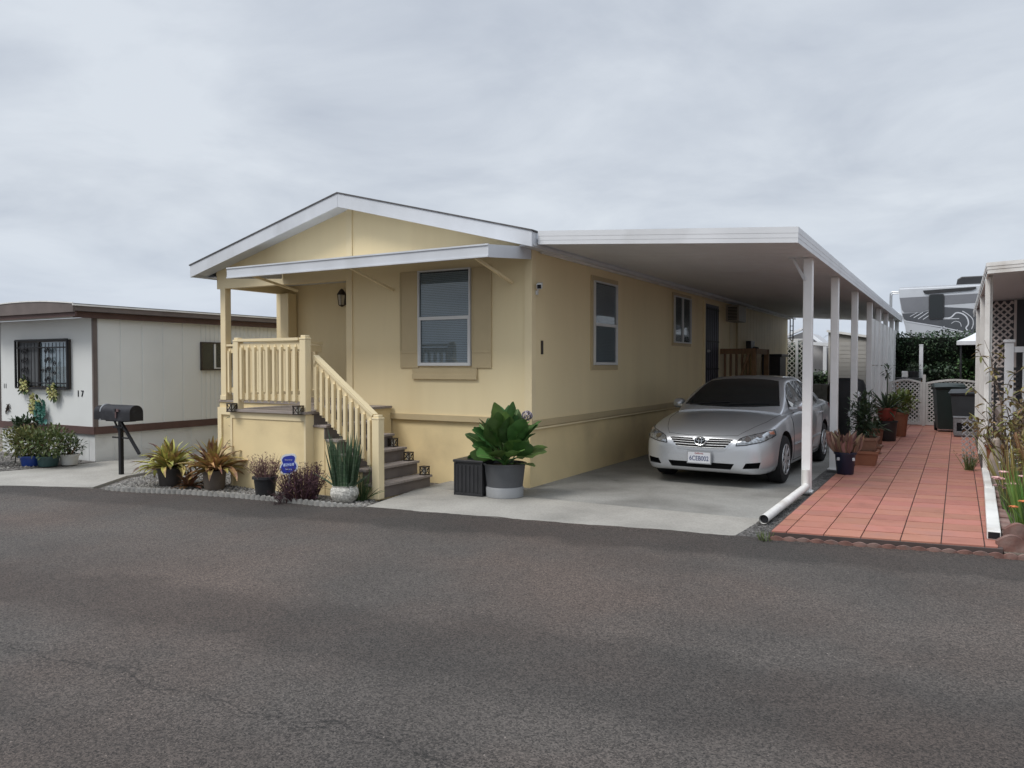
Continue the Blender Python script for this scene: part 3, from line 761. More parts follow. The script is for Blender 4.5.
m_lampglass = mat('headlamp_lens', (.30, .315, .33), .10, .55, 30, metal=.6, coat=1)
m_amber = mat('amber_lens', (.42, .17, .11), .15, .1, 20, coat=1)
m_alloy = mat('silver_wheel', (.50, .51, .52), .3, .08, 12, metal=.6)
m_barmetal = mat('satin_bar', (.55, .56, .57), .4, 0, metal=.3)
m_red = mat('tail_lens', (.30, .015, .015), .15, .1, 20, coat=1)

def cr_interp(xs, ys, x):
    """Catmull-Rom (non-uniform, monotone enough)"""
    if x <= xs[0]: return ys[0]
    if x >= xs[-1]: return ys[-1]
    i = max(k for k in range(len(xs)-1) if xs[k] <= x)
    h = xs[i+1]-xs[i]; t = (x-xs[i])/h
    def sl(k):
        if k == 0: return (ys[1]-ys[0])/(xs[1]-xs[0])
        if k == len(xs)-1: return (ys[-1]-ys[-2])/(xs[-1]-xs[-2])
        a = (ys[k]-ys[k-1])/(xs[k]-xs[k-1]); b = (ys[k+1]-ys[k])/(xs[k+1]-xs[k])
        return 0 if a*b <= 0 else 2*a*b/(a+b)
    m0, m1 = sl(i)*h, sl(i+1)*h
    return (2*t**3-3*t*t+1)*ys[i] + (t**3-2*t*t+t)*m0 + (-2*t**3+3*t*t)*ys[i+1] + (t**3-t*t)*m1
def cr_poly(ps, n):
    """sample an open Catmull-Rom curve through ps"""
    out = []; k = len(ps)
    for i in range(k-1):
        p0 = ps[max(i-1, 0)]; p1 = ps[i]; p2 = ps[i+1]; p3 = ps[min(i+2, k-1)]
        for j in range(n):
            t = j/n
            out.append(tuple(.5*((2*b) + (c-a)*t + (2*a-5*b+4*c-d)*t*t + (3*b-a-3*c+d)*t**3) for a, b, c, d in zip(p0, p1, p2, p3)))
    out.append(ps[-1]); return out
BY = [0, .015, .04, .09, .16, .28, .45, .7, .95, 1.3, 1.8, 2.4, 3.0, 3.5, 3.85, 4.2, 4.5, 4.66, 4.75, 4.79, 4.80]
BW = [.40, .56, .66, .745, .80, .848, .878, .897, .905, .91, .912, .914, .914, .912, .906, .89, .865, .83, .76, .66, .55]
B0 = [.33, .265, .225, .20, .19, .185, .185, .185, .18, .18, .18, .18, .18, .18, .18, .20, .23, .27, .31, .36, .42]
BT = [.56, .625, .672, .720, .752, .792, .838, .893, .935, .975, 1.0, 1.0, 1.0, 1.02, 1.055, 1.085, 1.085, 1.07, 1.02, .93, .82]
BS = [.52, .575, .612, .652, .683, .722, .768, .822, .862, .905, .935, .955, .965, .975, .985, .995, .985, .955, .90, .82, .72]
def bsec(y, n=6):
    w = cr_interp(BY, BW, y); z0 = cr_interp(BY, B0, y); zt = cr_interp(BY, BT, y); zs = cr_interp(BY, BS, y); H = zs-z0
    ps = [(0, z0), (.55*w, z0), (.88*w, z0+.005), (.965*w, z0+.06*H/.6+.01), (.992*w, z0+.28*H), (w, z0+.55*H), (.985*w, z0+.80*H), (.945*w, zs-.02),
          (.875*w, zs+.25*(zt-zs)), (.72*w, zs+.55*(zt-zs)), (.42*w, zt-.12*(zt-zs)), (.18*w, zt-.02*(zt-zs)), (0, zt)]
    return cr_poly(ps, n)
def loft(sec, ys, n):
    mb = MB(); rows = []
    for y in ys:
        half = sec(y, n); ring = [(x, y, z) for x, z in half] + [(-x, y, z) for x, z in reversed(half[1:-1])]
        rows.append(ring)
    mb.grid(rows, close=True); k = len(rows[0]); nv = len(mb.v)
    mb.f.append(tuple(range(k-1, -1, -1))); mb.mi.append(0); mb.f.append(tuple(range(nv-k, nv))); mb.mi.append(0)
    return mb
ys = []
for a, b in zip(BY, BY[1:]):
    k = 2 if b-a < .1 else (3 if b-a < .3 else 6)
    ys += [a+(b-a)*i/k for i in range(k)]
ys.append(BY[-1])
GY = [1.24, 1.5, 1.75, 2.0, 2.2, 2.5, 2.9, 3.3, 3.6, 3.85, 4.1, 4.3]
GT = [.985, 1.135, 1.265, 1.375, 1.432, 1.466, 1.472, 1.445, 1.375, 1.28, 1.165, 1.07]
GR = [.69, .665, .64, .615, .60, .595, .59, .58, .57, .575, .60, .64]
GB = [.78, .805, .82, .825, .83, .83, .83, .825, .815, .80, .775, .74]
def gsec(y, n=6):
    zt = cr_interp(GY, GT, y); wr = cr_interp(GY, GR, y); wb = cr_interp(GY, GB, y); zb = .90; ze = max(zt-.075, zb+.012)
    f = min(1, (ze-zb)/.45); wr = wb+(wr-wb)*max(f, .15)
    ps = [(0, zb-.1), (wb*.98, zb-.1), (wb, zb), (wb+(wr-wb)*.35, zb+(ze-zb)*.42), (wb+(wr-wb)*.80, zb+(ze-zb)*.86), (wr*.955, ze+.032), (wr*.75, zt-.018), (wr*.4, zt-.004), (0, zt)]
    return cr_poly(ps, n)
car = thing('sedan', 'silver sedan parked in the driveway under the white carport', 'car', (-2.90, 9.90, .012), R(-1.8)); car.scale = (.975, 1, .968)
body_mb = loft(bsec, ys, 5)
green_mb = loft(gsec, [1.24+ (4.3-1.24)*i/44 for i in range(45)], 5)
body = body_mb.build('body', m_paint, car, world=False, smooth=True, angle=50)
FAX, RAX = .93, 3.71
def boolean_cut(o, cutters, m):
    for c in cutters:
        md = o.modifiers.new('cut', 'BOOLEAN'); md.operation = 'DIFFERENCE'; md.object = c; md.solver = 'EXACT'
        try: md.material_mode = 'TRANSFER'
        except Exception: pass
    bpy.context.view_layer.update()
    dg = bpy.context.evaluated_depsgraph_get()
    me = bpy.data.meshes.new_from_object(o.evaluated_get(dg))
    for md in list(o.modifiers): o.modifiers.remove(md)
    o.data = me
    for c in cutters: bpy.data.objects.remove(c)
    me.polygons.foreach_set('use_smooth', [True]*len(me.polygons)); me.set_sharp_from_angle(angle=R(38)); me.update()
cut = []
for y in (FAX, RAX):
    for s in (-1, 1):
        mb = MB(); prof = [(0, -.20), (.375, -.20), (.385, .20), (0, .20)]; mb.lathe(prof, 40, (s*.86, y, .345), axis='x')
        c = mb.build('cutter', m_well, car, world=False); cut.append(c)
# bumper openings: lower intake and fog lamp recesses
mb = MB(); mb.prism([(-.40, -.1, .255), (.40, -.1, .255), (.45, -.1, .335), (-.45, -.1, .335)], (0, .20, 0)); cut.append(mb.build('cutter', m_well, car, world=False))
for s in (-1, 1):
    mb = MB(); mb.prism([(s*.555, -.1, .275), (s*.745, -.1, .285), (s*.765, -.1, .365), (s*.595, -.1, .35)], (0, .30, 0)); cut.append(mb.build('cutter', m_well, car, world=False))
boolean_cut(body, cut, m_well)
gh = green_mb.build('cabin', m_paint, car, world=False, smooth=True, angle=50)
bpy.context.view_layer.update()
bvh_b = BVHTree.FromPolygons(body_mb.v, body_mb.f); bvh_g = BVHTree.FromPolygons(green_mb.v, green_mb.f)
def edge_pts(ps, n):
    ps = [Vector(p) for p in ps]; ls = [0]
    for a, b in zip(ps, ps[1:]): ls.append(ls[-1]+(b-a).length)
    out = []
    for i in range(n+1):
        t = ls[-1]*i/n; k = max(j for j in range(len(ps)-1) if ls[j] <= t+1e-9)
        out.append(ps[k].lerp(ps[k+1], (t-ls[k])/(ls[k+1]-ls[k])))
    return out
def patch(bvh, top, bot, off, nu=14, nv=8, th=.0):
    T = edge_pts(top, nu); B = edge_pts(bot, nu); rows = []
    for j in range(nv+1):
        r = []
        for a, b in zip(T, B):
            p, nn, _, _ = bvh.find_nearest(a.lerp(b, j/nv)); 
            q = a.lerp(b, j/nv); d = q-p
            r.append(p + nn*off)
        rows.append(r)
    mb = MB(); mb.grid(rows)
    # skirt: fold the rim back to the surface
    if off > 0:
        rim = rows[0] + [r[-1] for r in rows[1:]] + rows[-1][::-1][1:] + [r[0] for r in rows[::-1][1:-1]]
        back = []
        for p in rim:
            q, nn, _, _ = bvh.find_nearest(p); back.append(q - nn*.004)
        mb.grid([rim, back], close=True)
    return mb
def sgn(ps, s): return [(s*x, y, z) for x, y, z in ps]
# orient normals of the BVHs outward
def fix(bv, c):
    return bv
def bvh_of(mb):
    me = bpy.data.meshes.new('tmp'); me.from_pydata(mb.v, [], mb.f); bm = bmesh.new(); bm.from_mesh(me)
    bmesh.ops.recalc_face_normals(bm, faces=bm.faces); t = BVHTree.FromBMesh(bm); bm.free(); bpy.data.meshes.remove(me); return t
bvh_b = bvh_of(body_mb); bvh_g = bvh_of(green_mb)
# glass
ws = patch(bvh_g, [(-.52, 2.10, 1.41), (-.3, 2.135, 1.43), (0, 2.15, 1.44), (.3, 2.135, 1.43), (.52, 2.10, 1.41)], [(-.70, 1.40, 1.03), (-.4, 1.31, 1.04), (0, 1.27, 1.05), (.4, 1.31, 1.04), (.70, 1.40, 1.03)], .006, 20, 14)
ws.build('windshield', m_cglass, car, world=False, smooth=True)
rw = patch(bvh_g, [(-.49, 3.50, 1.40), (0, 3.43, 1.42), (.49, 3.50, 1.40)], [(-.60, 4.08, 1.13), (0, 4.16, 1.13), (.60, 4.08, 1.13)], .006, 16, 10)
rw.build('rear_window', m_cglass, car, world=False, smooth=True)
for s in (-1, 1):
    patch(bvh_g, sgn([(.70, 1.68, 1.15), (.66, 1.95, 1.29), (.63, 2.2, 1.375), (.63, 2.45, 1.395), (.63, 2.62, 1.40)], s), sgn([(.81, 1.58, 1.035), (.81, 2.0, .985), (.81, 2.64, .985)], s), .006, 14, 7).build('side_window', m_cglass, car, world=False, smooth=True)
    patch(bvh_g, sgn([(.63, 2.70, 1.40), (.63, 3.0, 1.395), (.63, 3.3, 1.345), (.65, 3.47, 1.27)], s), sgn([(.81, 2.72, .985), (.81, 3.2, .99), (.80, 3.55, 1.01)], s), .006, 12, 7).build('side_window', m_cglass, car, world=False, smooth=True)
    patch(bvh_g, sgn([(.66, 3.52, 1.255), (.66, 3.66, 1.18)], s), sgn([(.80, 3.60, 1.01), (.80, 3.80, 1.045)], s), .006, 5, 5).build('side_window', m_cglass, car, world=False, smooth=True)
    # doors: seams and handles
    mb = MB()
    def seam(bv, ps, r=.0045):
        q = [];
        for p in edge_pts(ps, 16): 
            a, nn, _, _ = bv.find_nearest(p); q.append(a+nn*.0005)
        mb.tube(q, r, 5)
    seam(bvh_b, sgn([(.91, 1.40, .93), (.92, 1.38, .6), (.9, 1.42, .27)], s)); seam(bvh_b, sgn([(.9, 2.66, .96), (.92, 2.68, .6), (.9, 2.68, .27)], s))
    seam(bvh_b, sgn([(.9, 3.60, .98), (.92, 3.55, .75), (.91, 3.36, .5), (.9, 3.3, .27)], s)); seam(bvh_b, sgn([(.9, 1.42, .255), (.9, 3.3, .255)], s))
    mb.build('door_seam', m_well, car, world=False, smooth=True)
    mb = MB()
    q = []
    for p in edge_pts(sgn([(.92, 1.42, .50), (.93, 2.4, .50), (.92, 3.3, .51)], s), 18):
        a, nn, _, _ = bvh_b.find_nearest(p); q.append(a+nn*.003)
    mb.tube(q, .016, 6); mb.build('side_moulding', m_paint, car, world=False, smooth=True)
    for y in (2.48, 3.40):
        p, nn, _, _ = bvh_b.find_nearest(Vector((s*.92, y, .86))); mb = MB()
        mb.tube([p+Vector((0, -.11, 0))-nn*.01, p+Vector((0, -.09, .004))+nn*.032, p+Vector((0, .06, .006))+nn*.034, p+Vector((0, .09, .002))-nn*.008], [.012, .015, .015, .011], 8)
        mb.build('door_handle', m_paint, car, world=False, smooth=True)
    # mirror
    mb = MB(); c = Vector((s*.915, 1.68, 1.035))
    prof = []
    rows = []
    for i in range(9):
        t = i/8; yy = -.075 + .13*t; k = math.sqrt(max(0, 1-(1-min(1, t*1.35))**2))*.96+.04
        rows.append([(c.x + s*.09*k*math.copysign(abs(math.cos(a))**.7, math.cos(a)), c.y+yy, c.z+.075*k*math.copysign(abs(math.sin(a))**.75, math.sin(a))) for a in [2*PI*j/20 for j in range(20)]])
    mb.grid(rows, close=True); mb.add(rows[0], [tuple(range(20))]); mb.add(rows[-1], [tuple(range(20))])
    mb.beam((s*.79, 1.62, 1.005), (s*.90, 1.63, 1.015), .07, .035)
    mi = mb.build('wing_mirror', m_paint, car, world=False, smooth=True)
    mb = MB(); mb.lathe([(0, .0), (.9, .0), (.9, .002), (0, .002)], 20, (0, 0, 0), axis='y'); mb.v = [(c.x+v[0]*.09, c.y+.057+v[1], c.z+v[2]*.065) for v in mb.v]
    mb.build('mirror_glass', m_chrome, mi, world=False)
    # headlight: swept back round the corner
    hl = patch(bvh_b, sgn([(.50, .06, .655), (.62, .14, .695), (.74, .26, .735), (.86, .52, .782)], s), sgn([(.47, .02, .575), (.60, .06, .585), (.74, .15, .615), (.87, .50, .70)], s), .008, 16, 7).build('headlight', m_lampglass, car, world=False, smooth=True)
    patch(bvh_b, sgn([(.80, .36, .742), (.845, .45, .758)], s), sgn([(.81, .36, .705), (.865, .46, .715)], s), .012, 5, 5).build('turn_signal', m_amber, hl, world=False, smooth=True)
    for (x, y, z, r) in ((.60, .10, .628, .042), (.715, .20, .672, .038)):
        p, nn, _, _ = bvh_b.find_nearest(Vector((s*x, y, z))); mb = MB()
        a = nn.orthogonal().normalized(); b = nn.cross(a)
        mb.add([p+nn*.0105] + [p+nn*.0105+(a*math.cos(2*PI*j/16)+b*math.sin(2*PI*j/16))*r for j in range(16)], [(0, j+1, (j+1) % 16+1) for j in range(16)])
        mb.build('bulb_reflector', m_chrome, hl, world=False)
    mb = MB(); q = []
    for p in edge_pts(sgn([(.47, .02, .575), (.50, .06, .655), (.62, .14, .695), (.74, .26, .735), (.86, .52, .782), (.87, .50, .70), (.74, .15, .615), (.60, .06, .585), (.47, .02, .575)], s), 44):
        a, nn, _, _ = bvh_b.find_nearest(p); q.append(a+nn*.006)
    mb.tube(q, .006, 5); mb.build('headlight_bezel', m_well, hl, world=False, smooth=True)
    patch(bvh_b, sgn([(.60, 4.79, 1.0), (.80, 4.70, 1.0), (.87, 4.45, .98)], s), sgn([(.60, 4.8, .85), (.82, 4.74, .84), (.89, 4.5, .88)], s), .008, 10, 6).build('tail_light', m_red, car, world=False, smooth=True)
    # wheels
for y in (FAX, RAX):
    for s in (-1, 1):
        c = (s*.795, y, .33)
        mb = MB(); mb.lathe([(.20, -.10), (.29, -.108), (.318, -.095), (.33, -.06), (.33, .06), (.318, .095), (.29, .108), (.20, .10)], 44, (0, 0, 0), axis='x')
        mb.v = [(c[0]+v[0], c[1]+v[1], c[2]+v[2]) for v in mb.v]
        wh = mb.build('wheel', m_rubber, car, world=False, smooth=True)
        mb = MB(); f = s
        mb.lathe([(.218, .088*f), (.212, .112*f), (.200, .108*f), (.188, .07*f), (0, .06*f)], 44, c, axis='x')
        mb.lathe([(0, .118*f), (.035, .116*f), (.058, .106*f), (.062, .07*f)], 20, c, axis='x')
        rim = mb.build('rim', m_alloy, wh, world=False, smooth=True)
        mb = MB()
        for i in range(9):
            a = 2*PI*i/9; d = Vector((0, math.cos(a), math.sin(a))); 
            mb.beam(Vector(c)+d*.05+Vector((.098*f, 0, 0)), Vector(c)+d*.202+Vector((.100*f, 0, 0)), .016, .048, up=d.cross(Vector((1, 0, 0))))
        mb.build('spoke', m_alloy, rim, world=False, bevel=.004)
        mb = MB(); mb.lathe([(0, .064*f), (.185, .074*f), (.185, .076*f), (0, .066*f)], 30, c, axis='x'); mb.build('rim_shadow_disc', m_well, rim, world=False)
# grille: four dark openings with bright bars between, badge over the upper two
gr = patch(bvh_b, [(-.46, .03, .66), (-.2, .0, .685), (0, .0, .69), (.2, .0, .685), (.46, .03, .66)], [(-.32, .0, .50), (0, .0, .49), (.32, .0, .50)], .006, 24, 10).build('grille', m_paint, car, world=False, smooth=True)
def slot(x0, x1, z, h, bow=.012):
    def zz(x): return z + bow*(x/.45)**2
    n = 8; T = [(x0+(x1-x0)*i/n, .0, zz(x0+(x1-x0)*i/n)+h/2) for i in range(n+1)]; B = [(p[0]*.985, 0, p[2]-h) for p in T]
    return patch(bvh_b, T, B, .010, 14, 3)
k = 0
for (z, x1, h) in ((.652, .43, .026), (.618, .405, .026)):
    for s in (-1, 1): slot(*sorted((s*(.11-.02*k), s*x1)), z, h).build('grille_slot', m_well, gr, world=False, smooth=True)
    k += 1
for (z, x1, h) in ((.594, .38, .026), (.560, .345, .026)):
    slot(-x1, x1, z-.008, h).build('grille_slot', m_well, gr, world=False, smooth=True)
mb = MB()
for z, x1 in ((.669, .44), (.635, .41), (.601, .385), (.567, .355), (.535, .32)):
    q = []
    for i in range(19):
        x = -x1 + 2*x1*i/18; p, nn, _, _ = bvh_b.find_nearest(Vector((x, 0, z+.012*(x/.45)**2))); q.append(p+nn*.009)
    mb.tube(q, .0042, 6)
mb.build('grille_bar', m_barmetal, gr, world=False, smooth=True)
p, nn, _, _ = bvh_b.find_nearest(Vector((0, -.05, .628)))
bc = p + nn*.02; t1 = Vector((1, 0, 0)); t2 = nn.cross(t1).normalized()
if t2.z < 0: t2 = -t2
def ell(cx, cz_, rx, rz, r=.006):
    mb.tube([bc + t1*(cx+rx*math.cos(2*PI*i/28)) + t2*(cz_+rz*math.sin(2*PI*i/28)) + nn*.006 for i in range(29)], r, 6)
mb = MB(); mb.add([bc-nn*.004] + [bc-nn*.004+t1*.078*math.cos(2*PI*i/28)+t2*.056*math.sin(2*PI*i/28) for i in range(28)], [(0, i+1, (i+1) % 28+1) for i in range(28)])
bd = mb.build('badge', m_well, gr, world=False)
mb = MB(); ell(0, 0, .076, .054, .008); ell(0, .022, .054, .024, .006); ell(0, -.002, .022, .048, .006); mb.build('badge', m_chrome, gr, world=False, smooth=True)
# number plate
mb = MB(); mb.box(-.155, .155, -.055, -.035, .325, .475); pl = mb.build('license_plate', mat('plate_white', (.62, .63, .66), .4, .05, 10), car, world=False, bevel=.006)
mb = MB()
for a in ((-.165, .165, -.056, -.034, .472, .485), (-.165, .165, -.056, -.034, .316, .328), (-.165, -.153, -.056, -.034, .328, .472), (.153, .165, -.056, -.034, .328, .472)): mb.box(*a)
mb.box(-.13, .13, -.03, .06, .35, .46); mb.build('plate_frame', m_steel, pl, world=False)
m_blue = mat('plate_blue', (.02, .04, .14), .5, 0)
M0 = Matrix.Translation((0, -.0572, .387)) @ Matrix.Rotation(R(90), 4, 'X')
text_obj('plate_number', '6CEB002', .088, m_blue, pl, M0 @ Matrix.Diagonal((.80, 1, 1, 1)), .0012)
text_obj('plate_state', 'California', .030, mat('plate_red', (.35, .03, .03), .5, 0), pl, Matrix.Translation((0, -.0572, .456)) @ Matrix.Rotation(R(90), 4, 'X'), .001)
# bumper crease lines, bonnet seam, wipers, cowl
mb = MB()
for s in (-1, 1):
    seam(bvh_b, [(s*.47, .10, .70), (s*.56, .28, .76), (s*.70, .70, .885), (s*.76, 1.22, .97)], .0028)
seam(bvh_b, [(-.47, .10, .70), (-.2, .03, .715), (.2, .03, .715), (.47, .10, .70)], .0028)
mb.build('bonnet_seam', m_well, car, world=False, smooth=True)
mb = MB()
for (x0, x1) in ((-.62, -.02), (-.02, .55)):
    q = []
    for i in range(9):
        t = i/8; p, nn, _, _ = bvh_g.find_nearest(Vector((x0+(x1-x0)*t, 1.33+.07*t, 1.06+.02*t))); q.append(p+nn*.014)
    mb.tube(q, .008, 5)
mb.build('wiper', m_dark, car, world=False, smooth=True)
mb = MB(); mb.box(-.70, .70, .5, 4.4, .165, .30); mb.box(-.72, .72, FAX-.03, FAX+.03, .30, .36); mb.box(-.72, .72, RAX-.03, RAX+.03, .30, .36)
mb.build('underbody_shadow_box', m_well, car, world=False)  # black underside box, its colour also stands for the shadow beneath the car
# ------------------------------------------------------------------ white mobile home on the left
m_nwall = mat('offwhite_siding', (.655, .665, .645), .6, .05, 1.2, col2=(.58, .585, .56), c2s=.6, c2lo=.5, c2hi=.75, bump=.06, bs=40)
m_nskirt = mat('offwhite_skirting', (.60, .61, .60), .65, .08, 1.5, col2=(.42, .42, .40), c2s=1.6, c2lo=.55, c2hi=.8)
m_brown = mat('brown_trim', (.085, .045, .038), .6, .15, 4)
m_brown2 = mat('grey_brown_trim', (.13, .105, .095), .6, .15, 4)
NX0, NX1, NF_, NB = -15.12, -12.19, 7.46, 20.5
nb = thing('mobile_home', 'older off white mobile home with brown trim and bowed roof', 'mobile home', (-13.65, 7.46, 0))
mb = MB(); mb.box(NX0, NX1-.05, NF_, NF_+.1, .58, 2.38); mb.box(NX0, NX0+.1, NF_+.1, NB, .58, 2.38); mb.box(NX0+.1, NX1-.05, NB-.1, NB, .58, 2.38)
mb.build('wall', m_nwall, nb)
mb = MB(); mb.box(NX1-.05, NX1-.04, NF_, NB, .58, 2.38)
y = NF_+.06
while y < NB-.1:                                   # ribbed metal siding
    st = .40 if y < 9.3 else .10
    mb.prism([(NX1-.04, y+.006, .58), (NX1-.04, min(y+st-.004, NB), .58), (NX1-.03, min(y+st-.012, NB), .58), (NX1-.03, y+.014, .58)], (0, 0, 1.80)); y += st
mb.build('ribbed_siding', m_nwall, nb)
mb = MB(); mb.box(NX0+.02, NX1-.06, NF_+.02, NF_+.08, -.04, .46); mb.box(NX1-.10, NX1-.06, NF_+.08, NB, -.04, .46); mb.box(NX0+.02, NX0+.08, NF_+.08, NB, -.04, .46)
for i in range(5): mb.box(NX0+.5+i*.55, NX0+.508+i*.55, NF_+.014, NF_+.02, 0, .46)
for i in range(18): mb.box(NX1-.06, NX1-.053, NF_+.35+i*.5, NF_+.358+i*.5, 0, .46)
mb.build('skirting', m_nskirt, nb)
mb = MB()
mb.box(NX0-.01, NX1-.02, NF_-.02, NF_, .46, .585); mb.box(NX1-.05, NX1-.015, NF_, NB, .46, .585)
mb.build('belt_trim', m_brown, nb)
mb = MB(); mb.box(NX1-.055, NX1-.015, NF_-.018, NF_, .585, 2.38); mb.box(NX1-.0295, NX1-.012, NF_, NF_+.05, .585, 2.38); mb.box(NX0-.01, NX0+.04, NF_-.018, NF_, .585, 2.38)
mb.build('corner_trim', m_brown2, nb)
def bow(x):
    t = (x-(NX0+NX1)/2)/((NX1-NX0)/2+.12); return 2.565+.075*(1-t*t)
mb = MB(); xs = [NX0-.12+(NX1-NX0+.24)*i/24 for i in range(25)]
rows = []
for y in (NF_-.40, NB+.1): rows.append([(x, y, bow(x)+.012) for x in xs])
mb.grid(rows); rf = mb.build('roof', mat('silver_roof_coating', (.45, .45, .45), .7, .2, 2), nb, smooth=True)
mb = MB()
poly = [(x, NF_-.42, bow(x)) for x in xs] + [(xs[-1], NF_-.42, 2.44), (xs[0], NF_-.42, 2.44)]
mb.prism(poly, (0, .03, 0)); mb.box(xs[-1]-.02, xs[-1], NF_-.39, NB+.1, 2.46, 2.552)
mb.build('fascia', m_brown2, rf)
mb = MB()
poly = [(x, NF_-.385, 2.44+ (bow(x)-2.55)*.4) for x in xs] + [(xs[-1], NF_-.385, 2.37), (xs[0], NF_-.385, 2.37)]
mb.prism(poly, (0, .03, 0)); mb.box(NX1-.01, NX1+.05, NF_-.35, NB+.08, 2.36, 2.458)
mb.build('fascia_board', m_brown, rf)
mb = MB(); mb.box(NX0-.1, NX1-.015, NF_-.35, NF_-.002, 2.385, 2.42); mb.build('soffit', m_nskirt, rf)
mb = MB(); poly = [(x, NF_-.43, bow(x)+.004) for x in xs] + [(x, NF_-.43, bow(x)+.022) for x in xs[::-1]]
mb.prism(poly, (0, .02, 0)); mb.box(xs[-1], xs[-1]+.015, NF_-.43, NB+.1, 2.54, 2.565); mb.build('drip_edge', m_white2, rf)
mb = MB(); mb.tube([(-12.9, 12.6, 2.6), (-12.9, 12.6, 2.95)], .03, 8); mb.build('vent_pipe', m_steel, rf)
# front window with security bars
wx0, wx1, wz0, wz1 = -14.45, -12.86, 1.20, 2.03
mb = MB()
for a in ((wx0, wx1, wz0, wz0+.035), (wx0, wx1, wz1-.035, wz1), (wx0, wx0+.035, wz0+.035, wz1-.035), (wx1-.035, wx1, wz0+.035, wz1-.035), (-13.80, -13.76, wz0+.035, wz1-.035)):
    mb.box(a[0], a[1], NF_-.035, NF_-.001, a[2], a[3])
wn = mb.build('window', m_bronze, nb)
mb = MB(); mb.box(wx0+.035, wx1-.035, NF_-.005, NF_-.002, wz0+.035, wz1-.035); mb.build('curtain', mat('pale_curtain', (.46, .49, .53), .9, .08, 6, stretch=(6, 1, .3)), wn)
mb = MB(); mb.box(wx0+.035, -13.80, NF_-.012, NF_-.009, wz0+.035, wz1-.035); mb.build('insect_screen', mat('insect_screen', (.09, .095, .10), .8, .1, 6), wn)
mb = MB(); mb.box(-13.76, wx1-.035, NF_-.014, NF_-.0125, wz0+.035, wz1-.035); mb.build('pane', m_glass, wn)
mb = MB(); yb = NF_-.045
n = 14
for i in range(n+1):
    x = wx0+.03+(wx1-wx0-.06)*i/n
    mb.beam((x, yb, wz0+.01), (x, yb, wz1-.05), .008, .008)
for z in (wz0+.09, wz1-.13): mb.beam((wx0, yb-.012, z), (wx1, yb-.012, z), .012, .02)
mb.beam((wx0, yb-.02, wz0), (wx0, yb-.02, wz1), .03, .03); mb.beam((wx1, yb-.02, wz0), (wx1, yb-.02, wz1), .03, .03)
mb.beam((wx0, yb-.02, wz0), (wx1, yb-.02, wz0), .03, .03); mb.beam((wx0, yb-.02, wz1), (wx1, yb-.02, wz1), .03, .03)
def scroll(cx, cz_, r, flip=1):
    mb.tube([(cx+flip*r*(1-.75*t/20)*math.cos(t*.45), yb-.012, cz_+r*(1-.75*t/20)*math.sin(t*.45)) for t in range(21)], .007, 5)
for cx in (-14.18, -13.46):
    for k in range(4):
        z = wz0+.14+k*.165
        scroll(cx-.05, z, .045, 1); scroll(cx+.05, z+.03, .045, -1)
        mb.beam((cx-.05, yb-.012, z-.04), (cx, yb-.012, z+.06), .012, .012); mb.beam((cx+.05, yb-.012, z-.04), (cx, yb-.012, z+.06), .012, .012)
scroll(-13.25, 1.62, .045); scroll(-13.62, 1.5, .04, -1); scroll(-13.25, 1.46, .035, -1)
mb.build('security_bars', m_black, wn)
mb = MB(); yy = NX1-.02
for a in ((9.50, 10.2, 1.50, 1.53), (9.50, 10.2, 2.0, 2.03), (9.50, 9.53, 1.53, 2.0), (10.17, 10.2, 1.53, 2.0)): mb.box(NX1-.03, NX1+.01, a[0], a[1], a[2], a[3])
sw = mb.build('window', m_bronze, nb)
mb = MB(); mb.box(NX1-.028, NX1-.026, 9.53, 10.17, 1.53, 2.0); mb.build('dark_interior', m_inside, sw)
mb = MB(); mb.box(NX1-.012, NX1-.011, 9.53, 10.17, 1.53, 2.0); mb.build('pane', m_glass, sw)
mb = MB(); mb.box(NX1-.010, NX1+.006, 9.79, 9.825, 1.53, 2.0); mb.box(NX1-.010, NX1+.006, 9.825, 10.17, 1.53, 1.55); mb.build('sliding_sash', m_vinyl, sw)
MR = Matrix.Rotation(R(90), 4, 'X')
text_obj('house_number', '1', .15, m_black, nb, Matrix.Translation((-12.66+13.65, -.006, 1.12)) @ MR, .005)
text_obj('house_number', '7', .15, m_black, nb, Matrix.Translation((-12.545+13.65, -.006, 1.12)) @ MR, .005)
text_obj('house_number', '11', .12, mat('faded_grey', (.30, .30, .29), .7, .1), nb, Matrix.Translation((-14.93+13.65, -.006, 1.22)) @ MR, .004)

